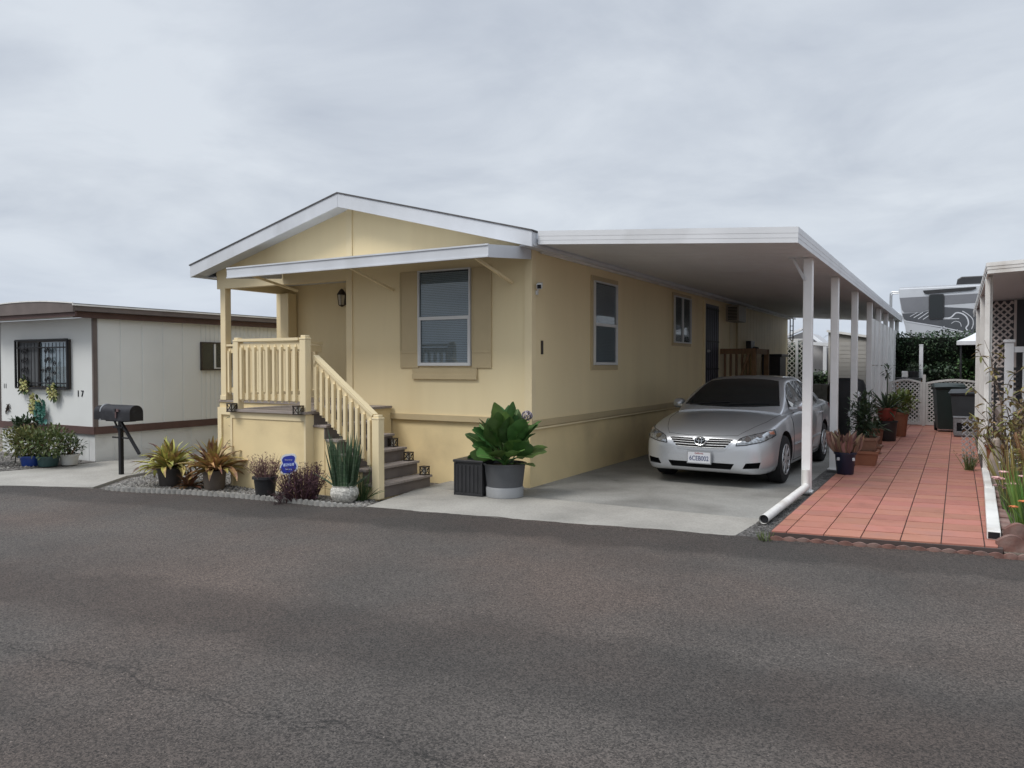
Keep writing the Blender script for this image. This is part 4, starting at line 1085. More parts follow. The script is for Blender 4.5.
# flower wreaths on the wall
def petal_flower(mb, c, n, r, m0=0, m1=1):
    c = Vector(c)
    for i in range(n):
        a = 2*PI*i/n; d = Vector((math.cos(a), -.25, math.sin(a)))
        mb.leaf(c, d, r, r*.55, .1, 3, .1, 'oval', m0, twist=0)
    mb.lathe([(0, -.02), (r*.35, -.01), (r*.38, .0), (0, .0)], 8, c, m1, axis='y')
m_yel = mat('yellow_petals', (.66, .65, .30), .7, .1, 10, isl=.25, hue=.03, trans=.3)
m_brn = mat('flower_centre', (.08, .05, .03), .8, .2, 20)
m_teal = mat('teal_leaves', (.07, .20, .16), .6, .15, 8, isl=.35, hue=.02)
m_grn = mat('green_leaves', (.055, .095, .03), .6, .2, 6, isl=.4, hue=.03, trans=.15)
def wreath(x, z, w_, h_, nfl, r, label, mats, teal=False):
    t = thing('flower_wreath', label, 'wreath', (x, NF_-.03, z), 0, 'artificial flowers on the white home')
    mb = MB()
    for i in range(nfl):
        a = random.random()*6.3; q = math.sqrt(random.random())
        petal_flower(mb, (math.cos(a)*q*w_, -.03-random.random()*.05, math.sin(a)*q*h_), 9, r*random.uniform(.8, 1.15))
    mb.build('blossoms', mats, t, world=False)
    mb = MB()
    for i in range(26):
        a = random.random()*6.3; q = random.random()
        mb.leaf((math.cos(a)*q*w_, -.015, math.sin(a)*q*h_), (math.cos(a), -.4, math.sin(a)), .12, .05, .3)
    mb.build('leaves', m_teal if teal else m_grn, t, world=False)
wreath(-14.17, 1.23, .11, .13, 12, .055, 'small yellow flower spray hanging below the left half of the barred window', [m_yel, m_brn])
wreath(-13.29, 1.15, .11, .13, 14, .055, 'yellow flower spray hanging below the right half of the barred window', [m_yel, m_brn])
wreath(-13.86, .93, .15, .15, 20, .06, 'yellow flower wreath hanging beside the teal leaf wreath', [m_yel, m_brn])
wreath(-13.65, .79, .17, .16, 18, .07, 'teal leaf wreath hanging below the barred window', [m_teal, m_teal], True)
t = thing('wall_ornament', 'small dark metal lizard ornament on the white wall', 'wall ornament', (-14.83, NF_-.012, .80))
mb = MB(); mb.tube([(-.07, 0, -.09), (-.05, -.01, -.04), (0, -.012, 0), (.02, -.012, .06), (.06, -.01, .10)], [.006, .014, .022, .018, .008], 8)
for a, b in (((-.01, -.01, -.01), (-.08, 0, .02)), ((0, -.01, 0), (.07, 0, -.03)), ((.02, -.01, .05), (-.04, 0, .09)), ((.02, -.01, .05), (.08, 0, .03))): mb.tube([a, b], .008, 6)
mb.build('figure', m_bronze, t, world=False, smooth=True)

# mailbox on a black post
mx = thing('mailbox', 'black mailbox on a slim black post beside the gravel bed', 'mailbox', (-10.50, 6.80, 0))
mb = MB(); mb.box(-.027, .027, -.027, .027, 0, .80); mb.build('post', m_black, mx, world=False, bevel=.004)
mb = MB(); mb.beam((-.20, 0, .545), (.26, 0, .545), .02, .02); mb.beam((.03, -.03, .80), (.47, -.03, .34), .034, .034); mb.beam((-.03, 0, .62), (-.16, 0, .80), .02, .02)
mb.box(-.24, .24, -.08, .08, .785, .80); mb.beam((-.1, -.04, .70), (.12, -.04, .70), .03, .02); mb.build('bracket', m_black, mx, world=False)
def mailbox_shape(x0, x1, r, zb, h):
    mb = MB(); rows = []
    prof = [(-r, zb)] + [(r*math.cos(PI-a*PI/14), zb+h-r+r*math.sin(a*PI/14)) for a in range(15)] + [(r, zb)]
    for x in (x0, x1): rows.append([(x, y, z) for y, z in prof])
    mb.grid(rows, close=True); k = len(prof); mb.add(rows[0], [tuple(range(k))]); mb.add(rows[1], [tuple(range(k))]); return mb
mailbox_shape(-.33, .37, .105, .80, .225).build('box', mat('weathered_black_metal', (.014, .014, .017), .5, .3, 6, spec=.35, col2=(.035, .035, .04), c2s=7, c2lo=.56, c2hi=.75), mx, world=False, smooth=True)
mailbox_shape(-.50, -.31, .095, .80, .205).build('door', m_black, mx, world=False, smooth=True)
mb = MB(); mb.box(-.345, -.31, -.11, .11, .795, .815); mb.tube([(-.325, -.107*math.cos(i*PI/12), .92+.108*math.sin(i*PI/12)) for i in range(13)], .009, 6); mb.build('rim', m_steel, mx, world=False)
mb = MB(); mb.box(.05, .075, -.122, -.108, .84, .97); mb.box(.05, .13, -.122, -.108, .93, .97); mb.build('flag', mat('faded_flag', (.10, .06, .06), .6, .1), mx, world=False)

# ------------------------------------------------------------------ plants
def lathe_pot(name, prof, m, parent, n=28, rz=None):
    mb = MB(); mb.lathe(prof, n); return mb.build(name, m, parent, world=False, smooth=True, angle=35)
def pot_prof(rb, rt, h, lip=.015, lh=.03):
    return [(0, .0), (rb, .0), (rb+.004, .006), (rt-.004, h-lh), (rt+lip, h-lh), (rt+lip, h), (rt-.012, h), (rt-.02, h-.04), (0, h-.04)]
m_soil = mat('potting_soil', (.05, .038, .03), .95, .3, 20, bump=.4)
m_bigleaf = mat('large_green_leaf', (.055, .125, .028), .5, .3, 9, isl=.45, hue=.03, trans=.12)
# large leaf plant at the house corner
bp = thing('potted_plant', 'big leafy green plant in a grey pot at the corner of the cream home', 'potted plant', (-4.74, 8.00, .014))
lathe_pot('pot', [(0, .0), (.205, .0), (.21, .006), (.215, .11), (.218, .112), (.25, .385), (.268, .388), (.27, .405), (.245, .405), (.235, .36), (0, .36)], mat('dark_grey_pot', (.085, .088, .095), .5, .12, 6), bp)
mb = MB(); mb.lathe([(.212, .0), (.228, .004), (.232, .105), (.222, .125), (.212, .125)], 32); mb.build('pot_base', mat('pale_grey_pot', (.28, .285, .29), .5, .1, 6), bp, world=False, smooth=True)
mb = MB(); rs = random.Random(4)
for i in range(46):
    a = i*2.399+rs.uniform(-.3, .3); t = i/46
    el = .15+1.25*t+rs.uniform(-.15, .2); ln = rs.uniform(.30, .42)
    d = Vector((math.cos(a)*math.cos(el), math.sin(a)*math.cos(el), math.sin(el)))
    h = .40+.22*t; st = Vector((math.cos(a)*.05, math.sin(a)*.05, h))
    q = st + d*rs.uniform(.08, .16)
    mb.tube([Vector((0, 0, h-.06)), st, q], [.012, .009, .006], 5)
    mb.leaf(q, d, ln, ln*.62, rs.uniform(.2, .55), 9, .10, 'oval', twist=rs.uniform(-.9, .9), wav=.16, rib=1, bend=rs.uniform(-.3, .3))
mb.build('foliage', [m_bigleaf, mat('leaf_midrib', (.16, .24, .08), .5, .1, 8)], bp, world=False, smooth=True)
mb = MB(); mb.lathe([(0, .37), (.235, .37), (0, .372)], 16); mb.build('soil', m_soil, bp, world=False)

# dried hydrangea behind the big plant (pale mauve flower head)
fl = thing('hydrangea', 'pale mauve flower head rising behind the big leafy plant', 'flower', (-4.67, 8.06, .38))
mb = MB(); mb.tube([(0, 0, 0), (.04, .06, .30), (.12, .14, .56)], .008, 6); mb.build('stem', m_grn, fl, world=False)
mb = MB()
for i in range(70):
    v = Vector((rs.gauss(0, 1), rs.gauss(0, 1), rs.gauss(0, 1))).normalized(); c = Vector((.125, .145, .60))+v*.06
    for k in range(4):
        d = (v.orthogonal().normalized()); d.rotate(Matrix.Rotation(k*PI/2+i, 3, v)); mb.leaf(c, d, .028, .02, .0, 2, .1)
mb.build('blossom', mat('mauve_petals', (.36, .32, .37), .8, .1, 10, isl=.3), fl, world=False)

# black slatted storage box
sb = thing('storage_box', 'black slatted storage box beside the leafy plant', 'storage box', (-5.14, 7.98, .014), R(4))
mb = MB(); mb.box(-.19, .19, -.19, .19, 0, .40)
for i in range(7):
    x = -.165+i*.055; mb.box(x-.02, x+.02, -.198, -.1905, .04, .37); mb.box(.1905, .198, x-.02, x+.02, .04, .37)
for s in (-1, 1): mb.box(s*.185-.012, s*.185+.012, -.205, -.1985, 0, .40)
mb.box(-.2, .2, -.203, -.199, .0, .035)
mb.build('box', m_dark, sb, world=False, bevel=.003)
mb = MB(); mb.box(-.21, .21, -.21, .21, .402, .435); mb.build('lid', m_dark, sb, world=False, bevel=.008)

def rosette(name, n, base_r, h0, lmin, lmax, width, elmin, elmax, droop, m, parent, shape='strap', seed=1, fold=.25, ell=1.0):
    rs = random.Random(seed); mb = MB()
    for i in range(n):
        a = i*2.399 + rs.uniform(-.4, .4); t = i/n; el = elmin+(elmax-elmin)*t+rs.uniform(-.3, .3); ln = rs.uniform(lmin, lmax)
        d = Vector((math.cos(a)*math.cos(el), math.sin(a)*math.cos(el)*ell, math.sin(el)))
        mb.leaf((math.cos(a)*base_r*(1-t), math.sin(a)*base_r*(1-t), h0), d, ln, width*rs.uniform(.6, 1.3), droop*rs.uniform(.3, 2.0), 6, fold, shape, wav=.12, bend=rs.uniform(-.6, .6))
    return mb.build(name, m, parent, world=False, smooth=True)
m_brom1 = mat('yellow_green_bromeliad', (.36, .33, .09), .5, .2, 6, isl=.5, hue=.05, col2=(.12, .06, .04), c2s=5, c2lo=.52, c2hi=.62, trans=.15)
m_brom2 = mat('red_brown_bromeliad', (.36, .245, .085), .5, .2, 6, isl=.4, hue=.045, col2=(.15, .065, .04), c2s=4, c2lo=.47, c2hi=.6, trans=.15)
b1 = thing('potted_bromeliad', 'yellow green bromeliad in a dark pot beside the mailbox', 'potted plant', (-9.12, 6.60, -.015))
lathe_pot('pot', pot_prof(.13, .165, .25), mat('brown_pot', (.06, .052, .048), .6, .15, 8), b1)
rosette('foliage', 120, .12, .25, .24, .45, .066, .12, 1.4, 1.0, m_brom1, b1, seed=3)
b2 = thing('potted_bromeliad', 'red brown bromeliad in a dull grey pot next to the porch base', 'potted plant', (-8.36, 6.70, -.015))
lathe_pot('pot', pot_prof(.12, .15, .25), mat('dull_taupe_pot', (.13, .105, .085), .7, .2, 8), b2)
rosette('foliage', 120, .11, .25, .24, .50, .06, .05, 1.5, 1.0, m_brom2, b2, seed=5)
t = thing('bromeliad', 'small rusty bromeliad growing from the gravel between the two bromeliad pots', 'plant', (-8.72, 6.60, -.015))
rosette('foliage', 26, .05, .02, .18, .28, .05, .1, 1.3, .8, mat('rusty_leaf', (.14, .065, .03), .6, .2, 6, isl=.35, hue=.03), t, seed=9)
t = thing('shrub', 'thin dark green shrub with reddish tips behind the bromeliads', 'shrub', (-8.75, 7.7, -.015))
mb = MB(); rs = random.Random(12)
for i in range(14):
    a = rs.random()*6.3; mb.tube([(0, 0, 0), (.1*math.cos(a), .1*math.sin(a), .35), (.28*math.cos(a), .28*math.sin(a), rs.uniform(.6, .9))], [.012, .008, .004], 5)
mb.build('stem', m_wood, t, world=False)
mb = MB()
for i in range(260):
    a = rs.random()*6.3; q = rs.uniform(.02, .30); z = rs.uniform(.35, .9)
    mb.leaf((q*math.cos(a), q*math.sin(a), z), (math.cos(a+rs.uniform(-1, 1)), math.sin(a+rs.uniform(-1, 1)), rs.uniform(-.2, .9)), .10, .03, .4, 3)
mb.build('foliage', mat('dark_leaf', (.05, .075, .04), .6, .2, 6, isl=.4, hue=.05), t, world=False)

# heather-like grass in the black pot
def tuft(mb, n, r0, h0, lmin, lmax, spread, wdt, rs, droop=.25, fuzz=0):
    for i in range(n):
        a = rs.random()*6.3; q = r0*math.sqrt(rs.random()); el = rs.gauss(0, spread)
        d = Vector((math.cos(a)*math.sin(abs(el)), math.sin(a)*math.sin(abs(el)), math.cos(el)))
        b = Vector((q*math.cos(a), q*math.sin(a), h0)); ln = rs.uniform(lmin, lmax)
        mb.leaf(b, d, ln, wdt, droop, 4, .2, 'blade', twist=rs.random()*3)
        for k in range(fuzz):
            p = b+d*ln*rs.uniform(.35, .98); e = Vector((rs.gauss(0, 1), rs.gauss(0, 1), rs.gauss(.6, .8))).normalized()
            mb.leaf(p, e, rs.uniform(.025, .05), .010, .1, 2, .2, 'blade', twist=rs.random()*3)
t = thing('potted_plant', 'pinkish heather in a black pot in front of the porch base', 'potted plant', (-7.31, 6.60, -.015))
lathe_pot('pot', pot_prof(.105, .14, .26), m_dark, t)
mb = MB(); tuft(mb, 130, .09, .22, .18, .36, .5, .008, random.Random(21), .3, 5); mb.build('foliage', mat('pink_heather', (.17, .095, .085), .8, .2, 8, isl=.4, hue=.03), t, world=False)
t = thing('shrub', 'dark purple bushy shrub behind the pale stone edging', 'shrub', (-6.76, 6.68, -.015))
mb = MB(); tuft(mb, 300, .17, .0, .26, .47, .36, .012, random.Random(22), .15, 8); mb.build('foliage', mat('purple_foliage', (.075, .032, .04), .8, .2, 8, isl=.5, hue=.05), t, world=False)
mb = MB(); tuft(mb, 40, .1, .0, .15, .25, .4, .02, random.Random(23), .1, 0); mb.build('stem', m_wood, t, world=False)
t = thing('shrub', 'low purple sprig at the edge of the road below the blue sign', 'shrub', (-6.88, 6.50, -.035))
mb = MB(); tuft(mb, 60, .06, .0, .10, .22, .5, .010, random.Random(24), .15, 6); mb.build('foliage', mat('purple_foliage_dark', (.055, .025, .032), .8, .2, 8, isl=.5, hue=.05), t, world=False)

# snake plant in a round speckled pot
t = thing('potted_plant', 'tall snake plant in a round white speckled pot by the stair rail', 'potted plant', (-6.24, 6.83, -.015))
lathe_pot('pot', [(0, .0), (.10, .0), (.145, .04), (.168, .10), (.16, .155), (.14, .185), (.145, .20), (.128, .20), (.12, .17), (0, .17)],
          mat('speckled_white_pot', (.50, .48, .43), .7, .25, 25, fine=.35, fs=60, bump=.6, bs=40), t)
mb = MB(); rs = random.Random(31)
for i in range(120):
    a = rs.random()*6.3; q = .13*math.sqrt(rs.random()); el = abs(rs.gauss(0, .08))+q*.45
    d = Vector((math.cos(a)*math.sin(el), math.sin(a)*math.sin(el), math.cos(el)))
    mb.leaf((q*math.cos(a), q*math.sin(a), .16), d, rs.uniform(.35, .80)*(1-q*1.3), .040, .02, 6, .28, 'blade', twist=rs.random()*3.1)
for i in range(9):
    a = rs.random()*6.3; mb.leaf((.1*math.cos(a), .1*math.sin(a), .16), (math.cos(a), math.sin(a), .7), rs.uniform(.25, .36), .035, .2, 5, .3, 'blade')
mb.build('foliage', mat('snake_plant', (.055, .10, .05), .45, .2, 14, isl=.35, hue=.02, stretch=(1, 1, 3), col2=(.10, .14, .085), c2s=16, c2lo=.5, c2hi=.6), t, world=False, smooth=True)
t = thing('plant', 'sprawling thin leaved plant behind the snake plant', 'plant', (-6.13, 7.0, -.015))
mb = MB(); tuft(mb, 70, .06, .0, .2, .45, .6, .018, random.Random(33), .6, 0); mb.build('foliage', m_grn, t, world=False)

# yard sign: blue shield on a stake
t = thing('yard_sign', 'blue and white security sign on a stake beside the purple shrub', 'sign', (-6.86, 6.555, -.02), R(30))
mb = MB(); mb.box(-.01, .01, -.0, .012, -.05, .40); mb.build('stake', m_steel, t, world=False)
def shield(sc, y0, th, dz=0):
    pts = []
    base = [(-.055, .112), (-.03, .122), (.03, .122), (.055, .112), (.07, .085), (.066, .055), (.06, .035), (.078, .005), (.083, -.03), (.072, -.065), (.045, -.09), (0, -.1), (-.045, -.09), (-.072, -.065), (-.083, -.03), (-.078, .005), (-.06, .035), (-.066, .055), (-.07, .085)]
    return [(x*sc*1.32, y0, .43+z*sc*1.12+dz+x*.17) for x, z in base]
mb = MB(); mb.prism(shield(1.0, -.012, 0), (0, .010, 0)); bd = mb.build('board', m_white, t, world=False)
mb = MB(); mb.prism(shield(.84, -.0145, 0), (0, .002, 0)); mb.build('blue_panel', mat('sign_blue', (.018, .035, .30), .4, .05), bd, world=False)
mb = MB(); mb.prism([(-.063, -.0165, .418), (.063, -.0165, .428), (.066, -.0165, .462), (-.058, -.0165, .452)], (0, .0015, 0)); mb.build('pale_band', mat('sign_pale_blue', (.45, .53, .75), .5, .05), bd, world=False)
text_obj('lettering', 'ADT', .046, mat('sign_blue_letter', (.02, .04, .3), .5, 0), bd, Matrix.Translation((.003, -.0175, .440)) @ Matrix.Rotation(R(90), 4, 'X') @ Matrix.Rotation(R(3), 4, 'Z'), .0008)
text_obj('lettering', 'Security', .024, m_white, bd, Matrix.Translation((.0, -.0152, .385)) @ Matrix.Rotation(R(90), 4, 'X'), .0008)
text_obj('lettering', 'Secured by', .020, m_white, bd, Matrix.Translation((.0, -.0152, .497)) @ Matrix.Rotation(R(90), 4, 'X'), .0008)

# pots in front of the white home
def bush_leaves(mb, c, rx, ry, rz, n, ln, wd, rs, surf=.35):
    for i in range(n):
        v = Vector((rs.gauss(0, 1), rs.gauss(0, 1), rs.gauss(0, 1))).normalized(); k = (surf + (1-surf)*rs.random())
        k *= 1 + .22*mnoise.noise(v*2.3 + Vector(c)*3)
        p = Vector((c[0]+v.x*rx*k, c[1]+v.y*ry*k, c[2]+v.z*rz*k))
        d = (v + Vector((rs.gauss(0, .5), rs.gauss(0, .5), rs.gauss(.25, .5)))).normalized()
        mb.leaf(p, d, ln*rs.uniform(.7, 1.3), wd, .3, 3, .2, 'oval')
def potted_bush(loc, label, prof, pm, c, rad, n, ln, wd, fm, seed, group=None, name='potted_plant', stems=True):
    t = thing(name, label, 'potted plant', loc, 0, group); rs = random.Random(seed)
    lathe_pot('pot', prof, pm, t)
    if stems:
        mb = MB()
        for i in range(9):
            a = rs.random()*6.3; mb.tube([(0, 0, c[2]*.2), (c[0]*.5+.04*math.cos(a), c[1]*.5+.04*math.sin(a), c[2]*.7), (c[0]+rad[0]*.6*math.cos(a), c[1]+rad[1]*.6*math.sin(a), c[2]+rad[2]*.2)], [.01, .008, .004], 5)
        mb.build('stem', m_wood, t, world=False)
    mb = MB(); bush_leaves(mb, c, *rad, n, ln, wd, rs); mb.build('foliage', fm, t, world=False); return t
m_sage = mat('sage_leaves', (.16, .17, .06), .65, .2, 5, isl=.45, hue=.04, trans=.12)
m_green2 = mat('mid_green_leaves', (.10, .13, .045), .6, .2, 5, isl=.4, hue=.03, trans=.12)
m_dkgreen = mat('dark_green_leaves', (.035, .06, .025), .6, .2, 5, isl=.45, hue=.03, trans=.1)
potted_bush((-12.52, 6.62, .03), 'yellow green bush in the bright blue pot', pot_prof(.13, .16, .16), mat('blue_pot', (.015, .05, .25), .35, .1, 6), (-.10, 0, .36), (.42, .34, .24), 900, .075, .04, m_sage, 41)
potted_bush((-12.24, 6.72, .03), 'grey green bush in the dark teal pot next to the blue pot', pot_prof(.13, .16, .16), mat('teal_pot', (.03, .07, .07), .4, .1, 6), (.08, 0, .37), (.40, .32, .25), 850, .07, .032, m_green2, 42)
potted_bush((-12.12, 6.98, .03), 'small dark bush in the white pot in front of the white home', pot_prof(.11, .14, .17), mat('white_pot', (.55, .55, .52), .5, .1, 6), (.06, .0, .30), (.24, .2, .16), 200, .06, .03, m_dkgreen, 43)
t = potted_bush((-12.95, 6.75, .42), 'dark plant in the small navy pot on a stand', pot_prof(.08, .11, .13), mat('navy_pot', (.02, .02, .06), .4, .1, 6), (0, 0, .22), (.26, .2, .13), 240, .07, .04, m_dkgreen, 44)
st = thing('plant_stand', 'slim plant stand under the small navy pot', 'plant stand', (-12.95, 6.75, .0))
mb = MB(); mb.lathe([(0, .4), (.12, .4), (.12, .418), (0, .418)], 16)
for i in range(3): a = i*2.1; mb.tube([(.1*math.cos(a), .1*math.sin(a), .4), (.14*math.cos(a), .14*math.sin(a), .02)], .009, 6)
mb.build('frame', m_black, st, world=False)
potted_bush((-13.3, 6.2, .03), 'grey leaved bush farthest from the mailbox in front of the white home', pot_prof(.12, .15, .15), m_dark, (0, 0, .38), (.34, .3, .26), 360, .07, .03, mat('grey_leaf', (.13, .14, .11), .7, .15, 5, isl=.35, hue=.03), 45)

# ------------------------------------------------------------------ pots along the left side of the patio
PZ = .081
t = thing('potted_plant', 'pinkish brown succulents in the navy blue pot', 'potted plant', (-1.35, 11.6, PZ))
lathe_pot('pot', pot_prof(.105, .14, .31, .012, .03), mat('navy_glaze_pot', (.012, .014, .035), .35, .15, 8), t)
mb = MB()
for a in (-1.9, -.4): mb.lathe([(0, .0), (.028, .0), (.022, .012), (0, .014)], 10, (0, 0, 0))
mb2 = MB()
for a in (-2.2, -.55): mb2.beam((.125*math.cos(a), .125*math.sin(a), .215), (.142*math.cos(a), .142*math.sin(a), .217), .045, .045)
mb2.build('white_knob', m_white, t, world=False, bevel=.012)
mb = MB(); rs = random.Random(51)
for i in range(70):
    a = rs.random()*6.3; q = .15*math.sqrt(rs.random()); d = Vector((math.cos(a)*.35, math.sin(a)*.35, 1))
    mb.leaf((q*math.cos(a), q*math.sin(a), .30), d, rs.uniform(.16, .32), .10, .35, 5, .2, 'oval', twist=rs.random()*3)
mb.build('foliage', mat('pink_brown_succulent', (.27, .165, .12), .6, .2, 8, isl=.35, hue=.05), t, world=False, smooth=True)
mb = MB(); mb.tube([(-.04, 0, .3), (-.06, 0, .5), (-.1, .02, .62)], .006, 5); mb.tube([(-.04, 0, .3), (-.03, 0, .55)], .005, 5); mb.build('twig', m_wood, t, world=False)
def planter_box(loc, w_, d_, h_, m, label, taper=.03):
    t = thing('planter', label, 'planter', loc)
    mb = MB(); a, b = w_/2, d_/2; k = taper
    rows = [[(-a+k, -b+k, 0), (a-k, -b+k, 0), (a-k, b-k, 0), (-a+k, b-k, 0)], [(-a, -b, h_-.04), (a, -b, h_-.04), (a, b, h_-.04), (-a, b, h_-.04)],
            [(-a-.015, -b-.015, h_-.04), (a+.015, -b-.015, h_-.04), (a+.015, b+.015, h_-.04), (-a-.015, b+.015, h_-.04)], [(-a-.015, -b-.015, h_), (a+.015, -b-.015, h_), (a+.015, b+.015, h_), (-a-.015, b+.015, h_)],
            [(-a+.015, -b+.015, h_), (a-.015, -b+.015, h_), (a-.015, b-.015, h_), (-a+.015, b-.015, h_)], [(-a+.02, -b+.02, h_-.06), (a-.02, -b+.02, h_-.06), (a-.02, b-.02, h_-.06), (-a+.02, b-.02, h_-.06)]]
    mb.grid(rows, close=True); mb.add(rows[0], [(0, 1, 2, 3)]); mb.add(rows[-1], [(0, 1, 2, 3)], 0)
    mb.build('trough', m, t, world=False); return t
m_terra = mat('terracotta_pot', (.30, .125, .07), .75, .15, 6, bump=.1)
m_terra2 = mat('dusty_terracotta', (.22, .115, .075), .8, .2, 6, bump=.1)
planter_box((-1.22, 12.85, PZ), .36, .36, .22, m_terra, 'square terracotta planter under the flowering bush')
t = planter_box((-1.24, 12.9, PZ+.22), .38, .38, .20, m_terra2, 'brown planter with a white flowering bush standing on the terracotta planter')
t['category'] = 'planter'
rs = random.Random(55); mb = MB(); bush_leaves(mb, (.0, 0, .50), .25, .24, .42, 900, .07, .028, rs, .2); mb.build('foliage', m_dkgreen, t, world=False)
mb = MB()
for p in ((-.06, -.2, .86), (.10, -.15, .78), (-.2, -.1, .55)): petal_flower(mb, p, 8, .05, 0, 0)
mb.build('blossom', m_white, t, world=False)
t = potted_bush((-1.24, 17.15, PZ), 'black pot below the red bowl beside the white panels', pot_prof(.17, .2, .40), m_dark, (0, 0, .38), (.16, .16, .05), 60, .08, .03, m_dkgreen, 56, stems=False)
t = thing('potted_plant', 'spiky dark plant in a red bowl on the black pot', 'potted plant', (-1.24, 17.15, PZ+.40))
lathe_pot('pot', pot_prof(.13, .19, .26), mat('red_pot', (.28, .05, .035), .6, .15, 6), t)
rosette('foliage', 44, .1, .2, .35, .55, .045, .0, 1.3, .7, m_dkgreen, t, seed=58)
mb = MB(); mb.tube([(0, 0, .2), (.01, 0, .7), (.0, 0, 1.02)], .012, 6)
bush_leaves(mb, (0, 0, .98), .05, .05, .14, 30, .10, .03, random.Random(3)); mb.build('flower_stalk', m_dkgreen, t, world=False)
t = thing('potted_plant', 'dark plant in a terracotta pot next to the spiky plant', 'potted plant', (-1.34, 15.9, PZ))
lathe_pot('pot', pot_prof(.11, .15, .34), m_terra2, t); rosette('foliage', 34, .08, .3, .22, .34, .05, .0, 1.3, .7, m_dkgreen, t, seed=60)
t = potted_bush((-1.06, 18.35, PZ), 'light green bush in the tall terracotta pot', pot_prof(.11, .155, .52, .02, .06), m_terra, (.0, 0, .70), (.28, .28, .24), 380, .11, .06, mat('light_green_leaves', (.15, .19, .055), .6, .2, 5, isl=.4, hue=.03, trans=.15), 61)
t = planter_box((-1.27, 14.6, PZ), .28, .28, .14, m_terra2, 'low terracotta saucer planter behind the flowering bush')
# ------------------------------------------------------------------ right neighbour's porch cover
rc = thing('patio_cover', 'white patio cover on slim posts across the tiled patio from the carport', 'patio cover', (.34, 12.3, 0))
QX0, QY0, QX1, QY1 = .305, 11.62, 6.5, 22.0
mb = MB()
mb.prism([(QX0, QY0+.03, 2.80), (QX1, QY0+.03, 3.05), (QX1, QY0+.03, 3.10), (QX0, QY0+.03, 2.85)], (0, QY1-QY0, 0)); mb.build('roof_pan', m_soffit, rc)
mb = MB()
for z0, z1, o in ((-.03, .02, 0), (.0205, .06, .006), (.0605, .11, .012)):
    mb.prism([(QX0-o, QY0-o, 2.80+z0), (QX1, QY0-o, 3.05+z0), (QX1, QY0-o, 3.05+z1), (QX0-o, QY0-o, 2.80+z1)], (0, .029+o, 0))
    mb.box(QX0-o, QX0+.02, QY0+.0295, QY1, 2.80+z0, 2.80+z1)
mb.build('fascia', m_white2, rc)
for y in (12.3, 15.6, 19.0):
    mb = MB(); mb.box(.31, .39, y-.045, y+.045, .05, 2.80); mb.build('post', m_white2, rc, bevel=.006)
# rectangular downspout: down the post, then lying along the patio edge
mb = MB(); mb.box(.30, .36, 12.18, 12.25, .16, 2.79); mb.beam((.33, 12.24, .17), (.325, 10.6, .135), .08, .07)
mb.build('downspout', m_white2, rc, bevel=.006)
mb = MB(); A = Vector((.335, 10.75, .125)); B = Vector((.285, 7.86, .118)); d = (B-A).normalized()
mb.beam(A, B, .105, .075); o = mb.build('downspout', m_white2, rc, bevel=.008)
mb = MB(); mb.beam(B-d*.01, B+d*.002, .088, .058); mb.build('pipe_mouth_shade', m_black, o)  # black end piece painted as the shaded inside of the solid pipe

def lattice_panel(mb, x0, x1, z0, z1, y, pitch=.075, wd=.024, top=None, axis='x', t=.008):
    """two crossed layers of diagonal slats clipped to the rectangle (or to top(x))"""
    W = x1-x0; H = z1-z0
    def put(a, b, off):
        if axis == 'x': mb.beam((a[0], y+off, a[1]), (b[0], y+off, b[1]), wd, t, up=(0, 1, 0))
        else: mb.beam((y+off, a[0], a[1]), (y+off, b[0], b[1]), wd, t, up=(1, 0, 0))
    p = pitch*1.414
    for s in (1, -1):
        c = -H
        while c < W+H:
            # line x = c + s*(z-z0)
            pts = []
            k = 60
            prev = None; run = []
            for i in range(k+1):
                z = z0 + H*i/k; x = x0 + c + (s*(z-z0) if s == 1 else (H-(z-z0)) - 0)
                ok = x0 <= x <= x1 and (top is None or z <= top(x))
                if ok: run.append((x, z))
                elif run: break
            if len(run) > 1 and run[0] != run[-1]: put(run[0], run[-1], -.0045*s)
            c += p
m_latt = mat('white_lattice', (.50, .49, .47), .6, .1, 4)
m_latt2 = mat('pinkish_lattice', (.54, .48, .45), .65, .12, 4)
# lattice screen and porch of the right neighbour
t = thing('lattice_screen', 'tall pinkish lattice screen under the white patio cover', 'lattice screen', (.68, 17, .03))
mb = MB(); lattice_panel(mb, .50, .88, .1, 2.78, 17.0, .085, .03); mb.build('slats', m_latt2, t)
mb = MB(); mb.box(.46, .50, 16.97, 17.03, .03, 2.8); mb.box(.88, .92, 16.97, 17.03, .03, 2.8); mb.box(.50, .88, 16.97, 17.03, 1.52, 1.58); mb.build('frame', m_latt2, t)
rh = thing('mobile_home', 'dim grey home with a dark window behind the white porch railing', 'mobile home', (3.0, 17.5, 0))
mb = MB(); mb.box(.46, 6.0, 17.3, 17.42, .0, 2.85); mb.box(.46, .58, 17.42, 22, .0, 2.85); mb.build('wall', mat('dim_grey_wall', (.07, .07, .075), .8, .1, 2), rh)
mb = MB(); mb.box(1.25, 2.3, 17.27, 17.3, 1.2, 2.4); f_ = mb.build('window', m_white2, rh)
mb = MB(); mb.box(1.31, 2.24, 17.262, 17.27, 1.26, 2.34); mb.build('pane', m_cglass, f_)
pr = thing('porch_railing', 'white porch railing with a square post behind the bare shrub', 'railing', (.65, 13, 0))
mb = MB(); mb.box(.565, .675, 12.95, 13.05, .03, 1.92); mb.box(.55, .69, 12.935, 13.065, 1.92, 1.96); mb.build('newel_post', m_white, pr, bevel=.005)
mb = MB(); mb.box(.675, 4, 12.97, 13.03, 1.78, 1.86); mb.box(.675, 4, 12.975, 13.025, .95, 1.02); mb.build('rail', m_white, pr)
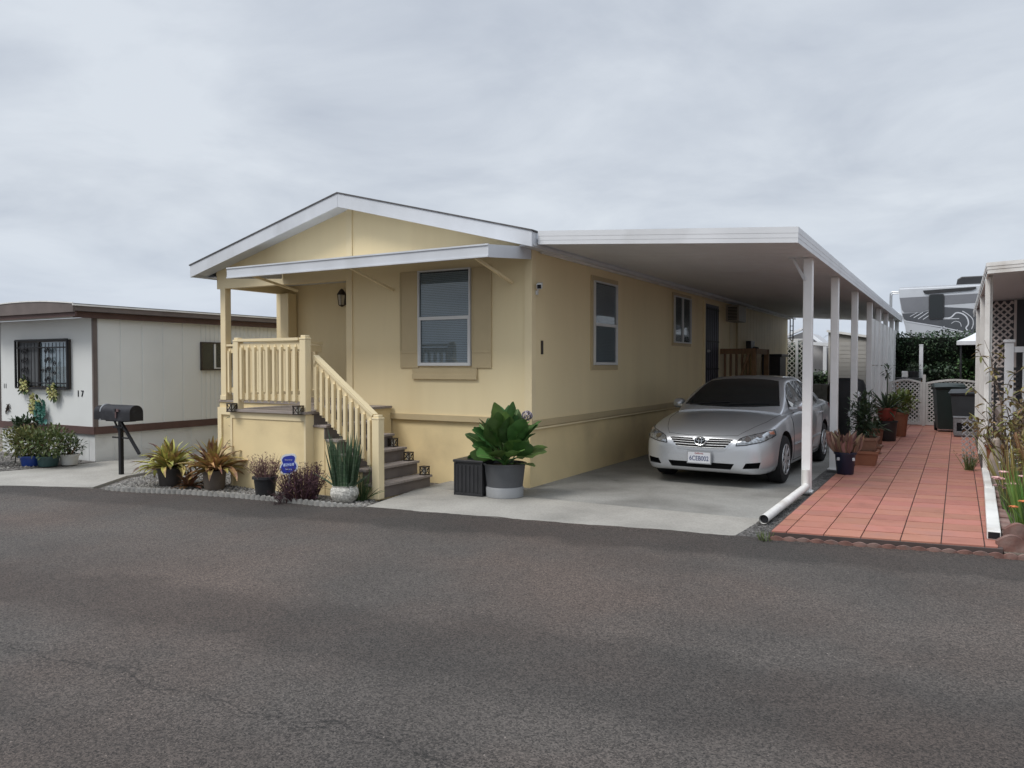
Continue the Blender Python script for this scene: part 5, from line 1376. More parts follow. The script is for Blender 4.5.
for i in range(12):
    mb = MB(); x = .80+i*.14; mb.box(x-.018, x+.018, 12.982, 13.018, 1.02, 1.78); mb.build('baluster', m_white, pr)
mb = MB(); mb.box(.575, 6, 13.06, 17.2, .70, .85); mb.box(.60, 6, 13.07, 13.12, .03, .70); mb.build('porch_deck', m_step, pr)
bl = thing('louvre_crate', 'dark slatted crate stack below the tall lattice screen', 'crate', (.70, 15.4, .03))
mb = MB()
for i in range(7): mb.box(.52, .88, 15.38, 15.42, 1.0+i*.085, 1.05+i*.085)
for x in (.52, .68, .85): mb.box(x, x+.03, 15.425, 15.44, .03, 1.6)
mb.build('slats', m_dark, bl)

# bare branching shrub with dry leaves, right edge
t = thing('shrub', 'bare branched shrub with dry tan leaves beside the patio cover post', 'shrub', (.72, 11.0, .03))
rs = random.Random(71); mb = MB(); ml = MB()
def branch(p, d, ln, r, lev):
    q = [p]; dd = d.copy()
    for k in range(4):
        dd = (dd + Vector((rs.gauss(0, .16), rs.gauss(0, .16), rs.gauss(.04, .1)))).normalized(); q.append(q[-1]+dd*ln/4)
    mb.tube(q, [r, r*.9, r*.8, r*.7, r*.55], 5)
    if lev >= 2:
        for k in range(rs.randint(1, 4)):
            ml.leaf(q[rs.randint(2, 4)], (rs.gauss(0, 1), rs.gauss(0, 1), rs.gauss(-.2, .6)), rs.uniform(.07, .14), .035, .7, 4, .3)
    if lev < 3:
        for k in range(rs.randint(2, 3)):
            e = (dd + Vector((rs.gauss(.06, .45), rs.gauss(0, .5), rs.gauss(.2, .35)))).normalized(); branch(q[rs.randint(2, 4)], e, ln*rs.uniform(.55, .85), r*.62, lev+1)
for k in range(11):
    a = rs.random()*6.3; branch(Vector((.16*math.cos(a), .6*math.sin(a), 0)), Vector((math.cos(a)*.14+.10, math.sin(a)*.35, 1)).normalized(), rs.uniform(.45, .75), .016, 0)
mb.build('branches', mat('grey_brown_bark', (.10, .07, .05), .85, .3, 12), t, world=False)
ml.build('foliage', mat('dry_tan_leaves', (.20, .17, .06), .7, .2, 6, isl=.45, hue=.06, trans=.15), t, world=False)
t = thing('shrub', 'yellowing leafy shrub beside the green bladed plants', 'shrub', (.74, 10.0, .03))
mb = MB(); bush_leaves(mb, (.0, .2, .52), .22, .8, .40, 380, .10, .035, rs, .1); tuft(mb, 120, .3, .0, .4, 1.0, .22, .02, random.Random(76), .5, 0); mb.build('foliage', mat('yellowing_leaves', (.22, .18, .06), .7, .2, 5, isl=.45, hue=.05, trans=.15), t, world=False)
mb = MB()
for k in range(14): a = rs.random()*6.3; mb.tube([(0, .2*math.cos(a), 0), (.1*math.cos(a), .2+.3*math.sin(a), .45), (.2*math.cos(a), .2+.5*math.sin(a), .8)], .008, 5)
mb.build('stem', m_wood, t, world=False)
t = thing('plant', 'bright green bladed plant behind the red scalloped edging', 'plant', (.60, 8.35, .03))
mb = MB(); tuft(mb, 90, .13, .0, .35, .70, .24, .028, random.Random(73), .5, 0); mb.build('foliage', mat('iris_green', (.11, .21, .04), .5, .2, 6, isl=.3, hue=.02, trans=.2), t, world=False)
t = thing('plant', 'green bladed plant between the downspout and the yellowing shrub', 'plant', (.62, 9.3, .03))
mb = MB(); tuft(mb, 60, .13, .0, .3, .58, .3, .026, random.Random(74), .5, 0); mb.build('foliage', mat('iris_green_pale', (.13, .20, .05), .5, .2, 6, isl=.3, hue=.03, trans=.2), t, world=False)
def flowers(loc, label, m, n, r, seed, h=(.25, .45)):
    t = thing('flowering_plant', label, 'flower', loc); rs = random.Random(seed); mb = MB(); st = MB()
    for i in range(n):
        a = rs.random()*6.3; q = .12*math.sqrt(rs.random()); p = Vector((q*math.cos(a), q*math.sin(a), rs.uniform(*h))); st.tube([(q*.3*math.cos(a), q*.3*math.sin(a), 0), p], .004, 5)
        for k in range(9):
            b = 2*PI*k/9; mb.leaf(p, (math.cos(b), math.sin(b)-.3, .35), r, r*.6, .5, 3, .2)
    mb.build('blossom', m, t, world=False); st.build('stem', m_grn, t, world=False)
flowers((.46, 9.55, .03), 'pale pink flowers next to the lying white downspout', mat('pink_petals', (.58, .36, .34), .7, .15, 9, isl=.25), 9, .055, 81)
flowers((.52, 8.05, .25), 'orange flower low among the green blades', mat('orange_petals', (.50, .16, .05), .7, .15, 9, isl=.25), 4, .045, 82, (.08, .16))
flowers((.55, 10.7, .03), 'small white flowers above the green blades', m_white, 7, .03, 83, (.4, .6))
t = thing('garden_statue', 'pale stone bird garden figure beside the white post', 'statue', (.44, 11.75, .03))
mb = MB(); mb.lathe([(0, 0), (.09, 0), (.10, .04), (.06, .10), (.075, .22), (.09, .33), (.07, .43), (.04, .50), (.055, .56), (.05, .61), (0, .64)], 18, sy=.8)
mb.beam((-.03, -.03, .575), (-.13, -.09, .565), .03, .03); mb.build('figure', mat('pale_stone', (.42, .36, .31), .8, .2, 9, bump=.3), t, world=False, smooth=True)
t = thing('garden_pot', 'rusty brown pot behind the pale stone figure', 'pot', (.46, 12.1, .03)); lathe_pot('pot', pot_prof(.09, .13, .5), mat('rust_pot', (.20, .075, .04), .8, .2, 8), t)
mb = MB()
for i in range(9):                                  # stacked brick row along the bed edge
    pass
for i in range(9):
    mb = MB(); y = 8.05+i*.33; mb.box(.36, .45, y, y+.30, .0, .085+.01*(i % 2)); o = mb.build('brick', m_redge, loc=(.40, y, 0), bevel=.006); tag(o, 'red edging brick lying along the bed beside the white downspout', 'brick', 'bricks edging the planting bed')
t = thing('plant', 'low green weed against the white patio cover post', 'plant', (.15, 12.9, PZ))
mb = MB(); tuft(mb, 60, .05, 0, .12, .34, .35, .012, random.Random(88), .4, 2); mb.build('foliage', m_green2, t, world=False)
t = thing('plant', 'small weed at the front corner of the tiled patio', 'plant', (-1.50, 7.2, 0))
mb = MB(); tuft(mb, 40, .06, 0, .04, .1, .6, .012, random.Random(89), .5, 0); mb.build('foliage', m_green2, t, world=False)
t = thing('wire_trellis', 'small grey lattice trellis beside the white patio cover post', 'trellis', (.14, 13.4, PZ))
mb = MB(); lattice_panel(mb, .05, .24, .1, .80, 13.4, .06, .012); mb.build('slats', m_steel, t)

# ------------------------------------------------------------------ gate and bins at the end of the patio
gt = thing('lattice_gate', 'white lattice gate with arched tops across the end of the patio', 'gate', (-.5, 21.9, 0))
for (x0, x1) in ((-1.52, -.78), (-.70, .58)):
    tp = lambda x, x0=x0, x1=x1: 1.14 + .09*math.sin(PI*min(1, max(0, (x-x0)/(x1-x0))))
    mb = MB(); lattice_panel(mb, x0+.04, x1-.04, .16, 1.26, 21.9, .07, .026, tp)
    lf = mb.build('leaf', m_latt, gt)
    mb = MB(); mb.box(x0, x0+.05, 21.87, 21.93, .10, 1.12); mb.box(x1-.05, x1, 21.87, 21.93, .10, 1.12); mb.box(x0+.05, x1-.05, 21.87, 21.93, .10, .17)
    for i in range(12):
        a = x0+(x1-x0)*i/12; b = x0+(x1-x0)*(i+1)/12; mb.beam((a, 21.9, tp(a)), (b, 21.9, tp(b)), .06, .05)
    mb.build('frame', m_latt, lf)
mb = MB(); mb.box(-.775, -.705, 21.85, 21.95, .08, 1.36); mb.build('gate_post', m_latt, gt); mb = MB(); mb.box(-1.62, -1.53, 21.85, 21.95, .08, 1.4); mb.build('gate_post', m_latt, gt)
def wheelie(loc, label, w_, d_, h_, rz, m):
    t = thing('wheelie_bin', label, 'trash bin', loc, rz, 'bins in front of the lattice gate')
    mb = MB(); a, b = w_/2, d_/2; k = .78
    rows = [[(-a*k, -b*k, .06), (a*k, -b*k, .06), (a*k, b*k, .06), (-a*k, b*k, .06)], [(-a, -b, h_-.12), (a, -b, h_-.12), (a, b, h_-.12), (-a, b, h_-.12)],
            [(-a-.025, -b-.025, h_-.12), (a+.025, -b-.025, h_-.12), (a+.025, b+.025, h_-.12), (-a-.025, b+.025, h_-.12)], [(-a-.025, -b-.025, h_-.075), (a+.025, -b-.025, h_-.075), (a+.025, b+.025, h_-.075), (-a-.025, b+.025, h_-.075)]]
    mb.grid(rows, close=True); mb.add(rows[0], [(0, 1, 2, 3)]); mb.add(rows[-1], [(0, 1, 2, 3)]); mb.build('bin_body', m, t, world=False, bevel=.012)
    mb = MB(); n = 8
    rows = []
    for i in range(n+1):
        y = -b-.05 + (d_+.09)*i/n; z = h_-.07 + .085*math.sin(PI*i/n)**.6
        rows.append([(-a-.045, y, h_-.07), (-a-.02, y, z-.012), (0, y, z), (a+.02, y, z-.012), (a+.045, y, h_-.07)])
    mb.grid(rows); mb.build('lid', m, t, world=False, smooth=True)
    for s in (-1, 1):
        mb = MB(); mb.lathe([(0, -.03), (.10, -.03), (.11, 0), (.10, .03), (0, .03)], 18, (s*(a*k-.01), b*k, .105), axis='x'); mb.build('wheel', m_rubber, t, world=False, smooth=True)
    mb = MB(); mb.tube([(-a*.8, b+.06, h_-.14), (a*.8, b+.06, h_-.14)], .015, 8); mb.beam((-a*.6, b, h_-.13), (-a*.6, b+.06, h_-.14), .03, .03); mb.beam((a*.6, b, h_-.13), (a*.6, b+.06, h_-.14), .03, .03); mb.build('handle', m, t, world=False)
    return t
m_bin1 = mat('dark_green_bin', (.012, .022, .020), .5, .15, 5); m_bin2 = mat('charcoal_bin', (.030, .034, .038), .5, .15, 5)
wheelie((-.20, 20.3, PZ), 'taller dark green wheelie bin with rounded lid left of the charcoal bin', .56, .66, 1.10, R(8), m_bin1)
wheelie((.16, 19.75, PZ), 'charcoal wheelie bin behind the grey crate', .54, .62, .98, R(-6), m_bin2)
t = thing('crate', 'small grey plastic crate in front of the bins', 'crate', (.16, 18.95, PZ), R(3))
mb = MB(); a, b, h = .235, .18, .40
for (x0, x1, y0, y1, z0, z1) in ((-a, a, -b, -b+.02, .30, h), (-a, a, -b, -b+.02, 0.05, .12), (-a, -a+.05, -b, -b+.02, .12, .30), (a-.05, a, -b, -b+.02, .12, .30), (-a, a, b-.02, b, 0.05, h), (-a, -a+.02, -b+.02, b-.02, 0.05, h), (a-.02, a, -b+.02, b-.02, 0.05, h), (-a, a, -b, b, .03, .05)):
    mb.box(x0, x1, y0, y1, z0, z1)
mb.box(-a-.012, a+.012, -b-.012, b+.012, h, h+.02); mb.box(-a+.03, a-.03, -b+.03, b-.03, 0, .03)
mb.build('crate_body', mat('grey_plastic', (.17, .175, .185), .5, .12, 6), t, world=False, bevel=.005)

# ------------------------------------------------------------------ behind the gate: hedge, white post, canopy, trailer
def leaf_mass(x0, x1, y0, y1, z0, z1, n, ln, m, name, label, cat, seed, core=True, kind=None, rough=.25):
    t = thing(name, label, cat, ((x0+x1)/2, y0, z0)); rs = random.Random(seed); mb = MB()
    for i in range(n):
        x = rs.uniform(x0, x1); z = rs.uniform(z0, z1); f = rs.random()
        if f < .7: y = y0 + rs.uniform(-.02, .22)
        elif f < .9: y = rs.uniform(y0, y1); z = z1 + rs.uniform(-.2, .05)
        else: y = rs.uniform(y0, y1)
        b = mnoise.noise(Vector((x*1.6, z*1.6, seed)))
        y += b*rough; z += b*.12
        d = Vector((rs.gauss(0, .7), rs.gauss(-.7, .5), rs.gauss(-.1, .6)))
        mb.leaf((x, y, z), d, ln*rs.uniform(.6, 1.3), ln*.6, .5, 3, .2)
    mb.build('foliage', m, t)
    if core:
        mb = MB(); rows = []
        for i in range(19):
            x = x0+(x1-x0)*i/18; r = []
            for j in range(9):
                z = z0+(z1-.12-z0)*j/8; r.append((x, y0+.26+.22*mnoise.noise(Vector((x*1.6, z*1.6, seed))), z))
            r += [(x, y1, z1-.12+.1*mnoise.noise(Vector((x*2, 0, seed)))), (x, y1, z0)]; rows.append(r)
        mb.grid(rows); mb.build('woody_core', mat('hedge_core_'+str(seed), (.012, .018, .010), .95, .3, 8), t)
    return t
m_hedge = mat('ivy_leaves', (.028, .058, .022), .55, .25, 3, isl=.5, hue=.04, trans=.08)
leaf_mass(-1.95, 1.4, 24.6, 25.6, .05, 2.50, 5600, .085, m_hedge, 'ivy_hedge', 'dark green ivy hedge behind the lattice gate', 'hedge', 91)
leaf_mass(-.05, .9, 23.6, 24.3, .05, 1.75, 1100, .10, mat('brighter_green_leaves', (.05, .10, .03), .6, .2, 4, isl=.45, hue=.03, trans=.1), 'shrub', 'brighter green shrub below the white canopy', 'shrub', 92)
leaf_mass(-.85, -.15, 23.4, 24.0, .05, 1.55, 900, .11, mat('dark_shrub_leaves', (.035, .06, .03), .6, .2, 4, isl=.5, hue=.03), 'shrub', 'dark shrub with a white flower head behind the lattice gate', 'shrub', 93)
t = thing('white_post', 'slim white post standing behind the lattice gate', 'post', (-.84, 22.6, 0))
mb = MB(); mb.box(-.885, -.795, 22.56, 22.64, 0, 2.10); mb.prism([(-.89, 22.55, 2.10), (-.79, 22.55, 2.10), (-.79, 22.65, 2.10), (-.89, 22.65, 2.10)], (0, 0, .03)); mb.build('shaft', m_white, t, bevel=.006)
t = thing('potting_bench', 'dark topped bench just behind the lattice gate', 'bench', (-1.05, 22.4, 0)); mb = MB(); mb.box(-1.40, -.74, 22.25, 22.53, 1.22, 1.275); mb.build('bench_top', m_dark, t, bevel=.006)
for x in (-1.36, -.80):
    mb = MB(); mb.box(x-.03, x+.03, 22.3, 22.5, 0, 1.219); mb.build('leg', m_wood, t)
t = thing('block', 'white block standing on the dark topped bench behind the gate', 'block', (-1.2, 22.38, 1.276)); mb = MB(); mb.box(-1.27, -1.12, 22.30, 22.46, 1.276, 1.44); mb.build('block_body', m_white2, t, bevel=.012)
potted_bush((-1.0, 22.38, 1.276), 'small dark potted plant on the bench behind the gate', pot_prof(.09, .12, .17), m_dark, (0, 0, .25), (.16, .14, .12), 120, .08, .025, m_dkgreen, 94, stems=False)
cn = thing('canopy', 'small white peaked canopy tent beyond the gate', 'canopy', (.9, 24.2, 0))
cx0, cx1, cy0, cy1 = -.05, 1.9, 23.1, 25.0
cxm, cym = (cx0+cx1)/2, (cy0+cy1)/2
mb = MB(); E_ = [(cx0, cy0, 2.22), (cx1, cy0, 2.22), (cx1, cy1, 2.22), (cx0, cy1, 2.22)]
def sag(a, b, t): v = Vector(a).lerp(Vector(b), t); v.z -= .10*math.sin(PI*t); return v
rows = []
for i in range(9):
    tt = i/8; ring = []
    for k in range(4):
        for j in range(6):
            p = Vector(E_[k]).lerp(Vector(E_[(k+1) % 4]), j/6); ring.append(sag(p, (cxm, cym, 2.95), tt))
    rows.append(ring)
mb.grid(rows, close=True); mb.build('top', m_white, cn, smooth=True)
mb = MB(); ring0 = rows[0]; low = []
n0 = len(ring0)
for i, p in enumerate(ring0): q = p.copy(); q.z -= .10; low.append(q)
mb.grid([ring0, low], close=True); mb.build('valance', m_white, cn)
for (x, y) in ((cx0+.1, cy0+.1), (cx1-.1, cy0+.1), (cx1-.1, cy1-.1), (cx0+.1, cy1-.1)):
    mb = MB(); mb.tube([(x, y, 0), (x, y, 2.2)], .025, 8); mb.build('leg', m_dark, cn)

# travel trailer
rv = thing('travel_trailer', 'white and grey travel trailer with a dark window above the hedge', 'trailer', (1.0, 27.6, 0))
m_rvw = mat('trailer_white', (.48, .50, .53), .35, .04, 2); m_rvg = mat('trailer_grey', (.165, .17, .185), .35, .06, 3); m_rvd = mat('trailer_dark', (.075, .08, .09), .35, .08, 3); m_line = mat('pale_line', (.60, .62, .66), .5, .03)
RYF = 26.5
out = [(-1.62, 3.93), (-1.60, 3.66), (-1.52, 3.1), (-1.42, 2.86), (-1.36, 2.62), (3.2, 1.9), (3.2, .7), (8.5, .7), (8.5, 3.86), (3.2, 3.93)]
out = [(-1.62, 3.95), (-1.60, 3.66), (-1.52, 3.10), (-1.44, 2.80), (-1.38, 2.50), (.2, 2.15), (2.4, 1.9), (2.4, .7), (8.5, .7), (8.5, 3.95)]
mb = MB(); mb.prism([(x, RYF, z) for x, z in out], (0, 2.45, 0)); rb = mb.build('body', m_rvw, rv, bevel=.03)
def deco(poly, d, m, name='graphic'):
    mb = MB(); mb.prism([(x, RYF-d, z) for x, z in poly], (0, .004, 0)); return mb.build(name, m, rb)
deco([(-1.59, 3.66), (1.2, 3.72), (8.5, 3.72), (8.5, 3.44), (.6, 3.44), (-.4, 3.40), (-1.0, 3.2), (-1.46, 3.20), (-1.525, 3.30)], .006, m_rvg)
deco([(-1.515, 3.18), (-1.02, 3.19), (-.42, 3.34), (.2, 3.28), (1.2, 3.12), (3, 3.0), (3, 2.05), (1.2, 2.28), (.1, 2.56), (-.5, 2.72), (-1.36, 2.93), (-1.47, 3.02)], .007, m_rvd)
mb = MB()
def line(ps, w_=.022):
    for a, b in zip(ps, ps[1:]): mb.beam((a[0], RYF-.0095, a[1]), (b[0], RYF-.0095, b[1]), w_, .004, up=(0, 1, 0))
def curve(ps, w_=.022, n=7): line(cr_poly(ps, n), w_)
line([(-1.46, 2.955), (-.5, 2.75), (.1, 2.585), (1.2, 2.30)], .03); line([(-.6, 2.56), (-.38, 2.76)], .025); line([(-.95, 2.98), (-.62, 3.22)], .02); line([(-1.08, 3.0), (-.78, 3.22)], .02); line([(-1.2, 3.04), (-.95, 3.2)], .02)
line([(-1.3, 3.08), (-1.1, 3.2)], .015); line([(-.42, 2.98), (.0, 2.98)], .02)
curve([(-.4, 3.0), (-.22, 3.02), (-.08, 3.15), (.08, 3.12), (.2, 3.0), (.24, 2.82), (.18, 2.70), (.22, 2.62)], .035); curve([(.08, 3.2), (.22, 3.1), (.34, 2.96), (.36, 2.80), (.32, 2.66)], .02)
curve([(.36, 3.18), (.44, 3.06), (.56, 3.0), (.54, 2.86), (.50, 2.74), (.62, 2.68), (.7, 2.7)], .03); curve([(-.2, 2.84), (-.1, 2.90), (.02, 2.86), (.06, 2.74)], .016); curve([(.6, 3.16), (.75, 3.0), (.8, 2.8)], .02)
line([(-.3, 2.62), (.3, 2.5)], .02); line([(-.05, 2.66), (.05, 2.52)], .016)
mb.build('graphic_line', m_line, rb)
deco([(-.96, 3.855), (.42, 3.90), (.42, 3.84), (.3, 3.80), (-.86, 3.74), (-.93, 3.78)], .03, m_dark, 'awning_roll')
mb = MB(); r_ = .07; x0, x1, z0, z1 = -.80, -.39, 2.98, 3.73; poly = []
for cx_, cz__, a0 in ((x1-r_, z1-r_, 0), (x0+r_, z1-r_, 90), (x0+r_, z0+r_, 180), (x1-r_, z0+r_, 270)):
    for k in range(6): a = R(a0+k*18); poly.append((cx_+r_*math.cos(a), RYF-.03, cz__+r_*math.sin(a)))
mb.prism(poly, (0, .024, 0)); wn = mb.build('window', m_dark, rb)
mb = MB(); mb.prism([((p[0]-(x0+x1)/2)*.86+(x0+x1)/2, RYF-.034, (p[2]-(z0+z1)/2)*.92+(z0+z1)/2) for p in poly], (0, .003, 0)); mb.build('pane', m_cglass, wn)
mb = MB(); mb.prism([(-.10, 27.0, 3.98), (-.06, 27.0, 4.20), (.05, 27.0, 4.27), (.62, 27.0, 4.27), (.86, 27.0, 4.18), (.92, 27.0, 3.98)], (0, .8, 0)); mb.build('roof_unit', m_dark, rv, bevel=.03)
mb = MB(); mb.box(-1.6, 8.4, RYF+.05, RYF+2.4, 3.95, 3.99); mb.build('roof', m_rvw, rv)
mb = MB(); mb.tube([(-1.62, 26.62, 3.86), (-1.82, 26.62, 3.86), (-1.86, 26.62, 3.80), (-1.86, 26.62, 3.2), (-1.6, 26.62, 3.2)], .022, 8); mb.tube([(-1.62, 27.2, 3.86), (-1.82, 27.2, 3.86), (-1.86, 27.2, 3.80), (-1.86, 27.2, 3.2), (-1.6, 27.2, 3.2)], .022, 8); mb.build('ladder_rail', m_steel, rv, smooth=True)
for x in (4.2, 5.2):
    mb = MB(); mb.lathe([(.2, -.1), (.36, -.1), (.38, 0), (.36, .1), (.2, .1)], 24, (x, RYF+.2, .38), axis='y'); mb.build('wheel', m_rubber, rv, smooth=True)

# ------------------------------------------------------------------ seen through the carport
t = thing('lattice_fence', 'white lattice panels on posts at the back end of the carport', 'fence', (-4.7, 27, 0))
mb = MB(); lattice_panel(mb, -5.60, -4.71, .4, 2.42, 27.0, .115, .03); lattice_panel(mb, -4.63, -4.24, .4, 2.42, 27.0, .115, .03); mb.build('slats', m_latt, t)
mb = MB()
for x in (-5.64, -4.67, -4.20): mb.box(x-.04, x+.04, 26.96, 27.04, 0, 2.48)
mb.box(-5.6, -4.2, 26.965, 27.035, 2.42, 2.475); mb.box(-5.6, -4.2, 26.965, 27.035, .32, .40); mb.build('frame', m_white, t)
g = thing('gabled_house', 'white gabled house front behind the lattice fence', 'house', (-5.5, 33, 0))
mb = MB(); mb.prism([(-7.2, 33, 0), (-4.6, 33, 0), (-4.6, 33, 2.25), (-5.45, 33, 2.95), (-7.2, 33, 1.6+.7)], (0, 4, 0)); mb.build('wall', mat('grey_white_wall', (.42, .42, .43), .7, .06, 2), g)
mb = MB(); mb.beam((-7.3, 32.85, 2.28), (-5.45, 32.85, 3.06), .3, .09, up=(0, 0, 1)); mb.beam((-5.45, 32.85, 3.06), (-4.45, 32.85, 2.22), .3, .09); mb.build('bargeboard', m_white, g)
g = thing('pergola', 'white slatted porch roof on a white post behind the carport', 'pergola', (-4.4, 30, 0))
mb = MB(); mb.prism([(-5.6, 30, 2.42), (-3.2, 30, 2.20), (-3.2, 30, 2.32), (-5.6, 30, 2.54)], (0, 2.6, 0)); mb.build('roof', m_white, g)
mb = MB(); mb.box(-4.28, -4.16, 30.0, 30.12, 0, 2.28); mb.build('post', m_white, g)
mb = MB()
for i in range(6): mb.box(-4.1, -3.2, 30.3, 30.34, .9+i*.2, .97+i*.2)
mb.build('slats', m_white2, g)
g = thing('garage', 'dark shaded wall behind the white porch post', 'building', (-5, 33.2, 0))
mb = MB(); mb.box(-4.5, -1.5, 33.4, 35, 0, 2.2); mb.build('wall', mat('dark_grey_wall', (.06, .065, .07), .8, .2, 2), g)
leaf_mass(-6.2, -4.5, 27.6, 28.2, .05, 2.35, 1300, .11, m_hedge, 'hedge', 'dark tall hedge added behind the white lattice fence panels to darken the gaps', 'hedge', 98)  # added hedge, gives the lattice gaps a dark backing
leaf_mass(-4.6, -3.3, 28.3, 29.0, .05, 1.35, 900, .10, mat('low_hedge_leaves', (.055, .10, .03), .6, .2, 4, isl=.45, hue=.03, trans=.1), 'hedge', 'low green hedge seen between the carport posts', 'hedge', 95)
w_ = thing('block_wall', 'low grey block wall behind the parked car', 'wall', (-3.6, 26.2, 0))
mb = MB()
for r_i in range(5):
    for i in range(8): mb.box(-5.0+i*.41+(.2 if r_i % 2 else 0), -4.6+i*.41+(.2 if r_i % 2 else 0), 26.2, 26.4, r_i*.2, r_i*.2+.19)
mb.build('blocks', mat('grey_block', (.24, .235, .225), .9, .15, 6, bump=.3, isl=.1), w_)
# tree behind: palm
pt = thing('palm_tree', 'small palm tree top beyond the carport opening', 'palm tree', (-6.2, 41, 0))
mb = MB(); mb.tube([(-6.2, 41, 0), (-6.22, 41, 1.3), (-6.2, 41, 2.5)], [.2, .16, .14], 10); mb.build('trunk', m_wood, pt)
mb = MB(); rs = random.Random(97)
for i in range(20):
    a = i*2.4; el = rs.uniform(-.2, 1.2); d = Vector((math.cos(a)*math.cos(el), math.sin(a)*math.cos(el), math.sin(el))); p = Vector((-6.2, 41, 2.5)); 
    for k in range(14):
        q = p + d*.075; d = (d+Vector((0, 0, -.07))).normalized(); sd_ = d.cross(Vector((0, 0, 1))).normalized()
        for s in (-1, 1): mb.leaf(q, sd_*s+d*.6+Vector((0, 0, -.2)), .30*(1-k/18), .035, .3, 3, .1, 'blade')
        p = q
mb.build('crown', m_hedge, pt)
# tan shed behind the third and fourth posts
sh = thing('shed', 'beige metal shed behind the carport with a sloping roof', 'shed', (-2.9, 26.9, 0))
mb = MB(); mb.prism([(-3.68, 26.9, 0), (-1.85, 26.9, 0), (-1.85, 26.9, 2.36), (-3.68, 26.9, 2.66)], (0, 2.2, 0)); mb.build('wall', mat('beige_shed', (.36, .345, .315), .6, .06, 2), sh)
mb = MB(); mb.prism([(-3.72, 26.8, 2.67), (-1.75, 26.8, 2.345), (-1.75, 26.8, 2.42), (-3.72, 26.8, 2.745)], (0, 2.4, 0)); mb.build('roof', m_white2, sh)
mb = MB()
for i in range(10): mb.box(-3.36, -2.52, 26.888, 26.899, 1.0+i*.135, 1.125+i*.135)
mb.box(-3.67, -3.50, 26.882, 26.899, 0, 2.63); mb.box(-2.48, -2.38, 26.88, 26.899, 0, 2.44); mb.build('door', mat('pale_shed_door', (.41, .395, .37), .6, .05, 2), sh)
# black covered grill
gl = thing('covered_grill', 'bulky black covered grill standing behind the carport posts', 'grill', (-1.98, 17.2, .012))
mb = MB(); rows = []
for z, a, b in ((0, .33, .30), (.5, .34, .31), (.9, .36, .32), (1.12, .36, .32), (1.27, .30, .26), (1.32, .16, .14)):
    rows.append([(-1.98+a*(abs(math.cos(t_))**.5)*math.copysign(1, math.cos(t_))*(1+.03*math.sin(7*t_+z*3)), 17.2+b*(abs(math.sin(t_))**.5)*math.copysign(1, math.sin(t_))*(1+.03*math.cos(5*t_+z*4)), z+.012) for t_ in [2*PI*k/40 for k in range(40)]])
mb.grid(rows, close=True); mb.add(rows[-1], [tuple(range(40))]); mb.build('cover', mat('black_vinyl_cover', (.012, .012, .014), .5, .2, 6, bump=.2, bs=8), gl, smooth=True)
# wooden side porch, cabinet and black chest along the house wall
sp_ = thing('wooden_railing', 'brown wooden porch railing beside the screened side door', 'railing', (-4.2, 18.2, 0))
mb = MB()
for (x, y) in ((-3.95, 17.6), (-3.95, 18.9)): mb.box(x-.05, x+.05, y-.05, y+.05, 0, 1.97)
mb.build('post', m_wood, sp_)
mb = MB(); mb.box(-4.71, -3.9, 17.57, 17.63, 1.85, 1.97); mb.box(-3.98, -3.92, 17.65, 18.85, 1.85, 1.97); mb.box(-4.71, -4.0, 17.57, 17.63, 1.05, 1.13); mb.box(-3.98, -3.92, 17.65, 18.85, 1.05, 1.13); mb.build('rail', m_wood, sp_)
for i in range(5):
    mb = MB(); x = -4.6+i*.13; mb.box(x-.025, x+.025, 17.58, 17.62, 1.13, 1.85); mb.build('baluster', m_wood, sp_)
mb = MB(); mb.beam((-4.05, 17.5, 1.85), (-4.25, 17.5, 1.2), .08, .05); mb.build('brace', m_wood, sp_)
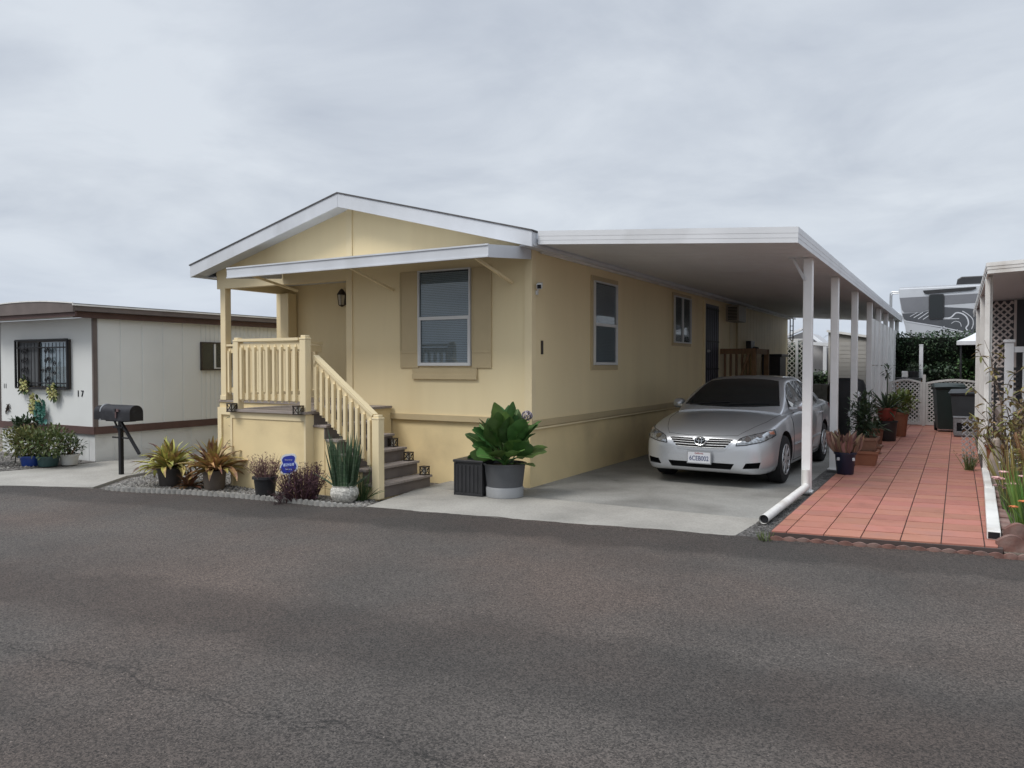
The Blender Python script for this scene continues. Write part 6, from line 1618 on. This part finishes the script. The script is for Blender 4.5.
mb = MB(); mb.box(-4.71, -3.9, 17.64, 18.9, .80, .90); mb.box(-4.71, -3.9, 17.35, 17.56, .3, .45); mb.box(-4.71, -3.9, 17.15, 17.34, .0, .25); mb.build('platform', m_wood, sp_)
cb = thing('wooden_cabinet', 'tan wooden cabinet against the cream side wall', 'cabinet', (-4.58, 20.4, .012))
mb = MB(); mb.box(-4.70, -4.46, 20.1, 20.7, 0.012, 1.93)
for i in range(3): mb.box(-4.695+i*.08, -4.625+i*.08, 20.085, 20.099, .05, 1.9)
mb.build('carcass', mat('tan_wood', (.34, .23, .10), .6, .15, 4, stretch=(5, 5, 1)), cb)
t = thing('bundle', 'dark bundle lying on top of the tan cabinet', 'bundle', (-4.58, 20.4, 1.932))
mb = MB(); mb.lathe([(0, 0), (.11, .0), (.14, .06), (.11, .13), (0, .15)], 14, sy=.8); mb.build('cloth', m_dark, t, world=False, smooth=True)
cb = thing('metal_cabinet', 'dark metal cabinet with a lid at the far end of the cream wall', 'cabinet', (-4.3, 22.3, .012))
mb = MB(); mb.box(-4.70, -4.22, 21.9, 22.7, 0.012, 1.82); mb.box(-4.68, -4.47, 21.885, 21.899, .2, 1.7); mb.box(-4.45, -4.24, 21.885, 21.899, .2, 1.7); mb.build('carcass', mat('dark_metal_box', (.05, .045, .05), .5, .15, 4), cb)
mb = MB(); mb.box(-4.715, -4.17, 21.84, 22.74, 1.825, 1.90); mb.build('lid', m_dark, cb, bevel=.01)
# trellis frame hung at the far corner of the home
t = thing('plant_hook', 'black wrought iron frame at the far corner of the cream home', 'bracket', (-4.68, 25.9, 0))
mb = MB(); mb.beam((-4.60, 25.9, 2.40), (-4.60, 25.9, 3.08), .03, .03); mb.beam((-4.69, 25.9, 2.40), (-4.69, 25.9, 3.08), .03, .03)
for z in (2.4, 2.55, 2.7, 2.85): mb.beam((-4.69, 25.9, z), (-4.6, 25.9, z), .025, .02)
mb.build('frame', m_black, t)
flowers((-4.55, 15.2, .012), 'red flowers against the cream wall behind the car', mat('red_petals', (.28, .03, .03), .7, .1, 8), 4, .05, 85, (.85, 1.0))
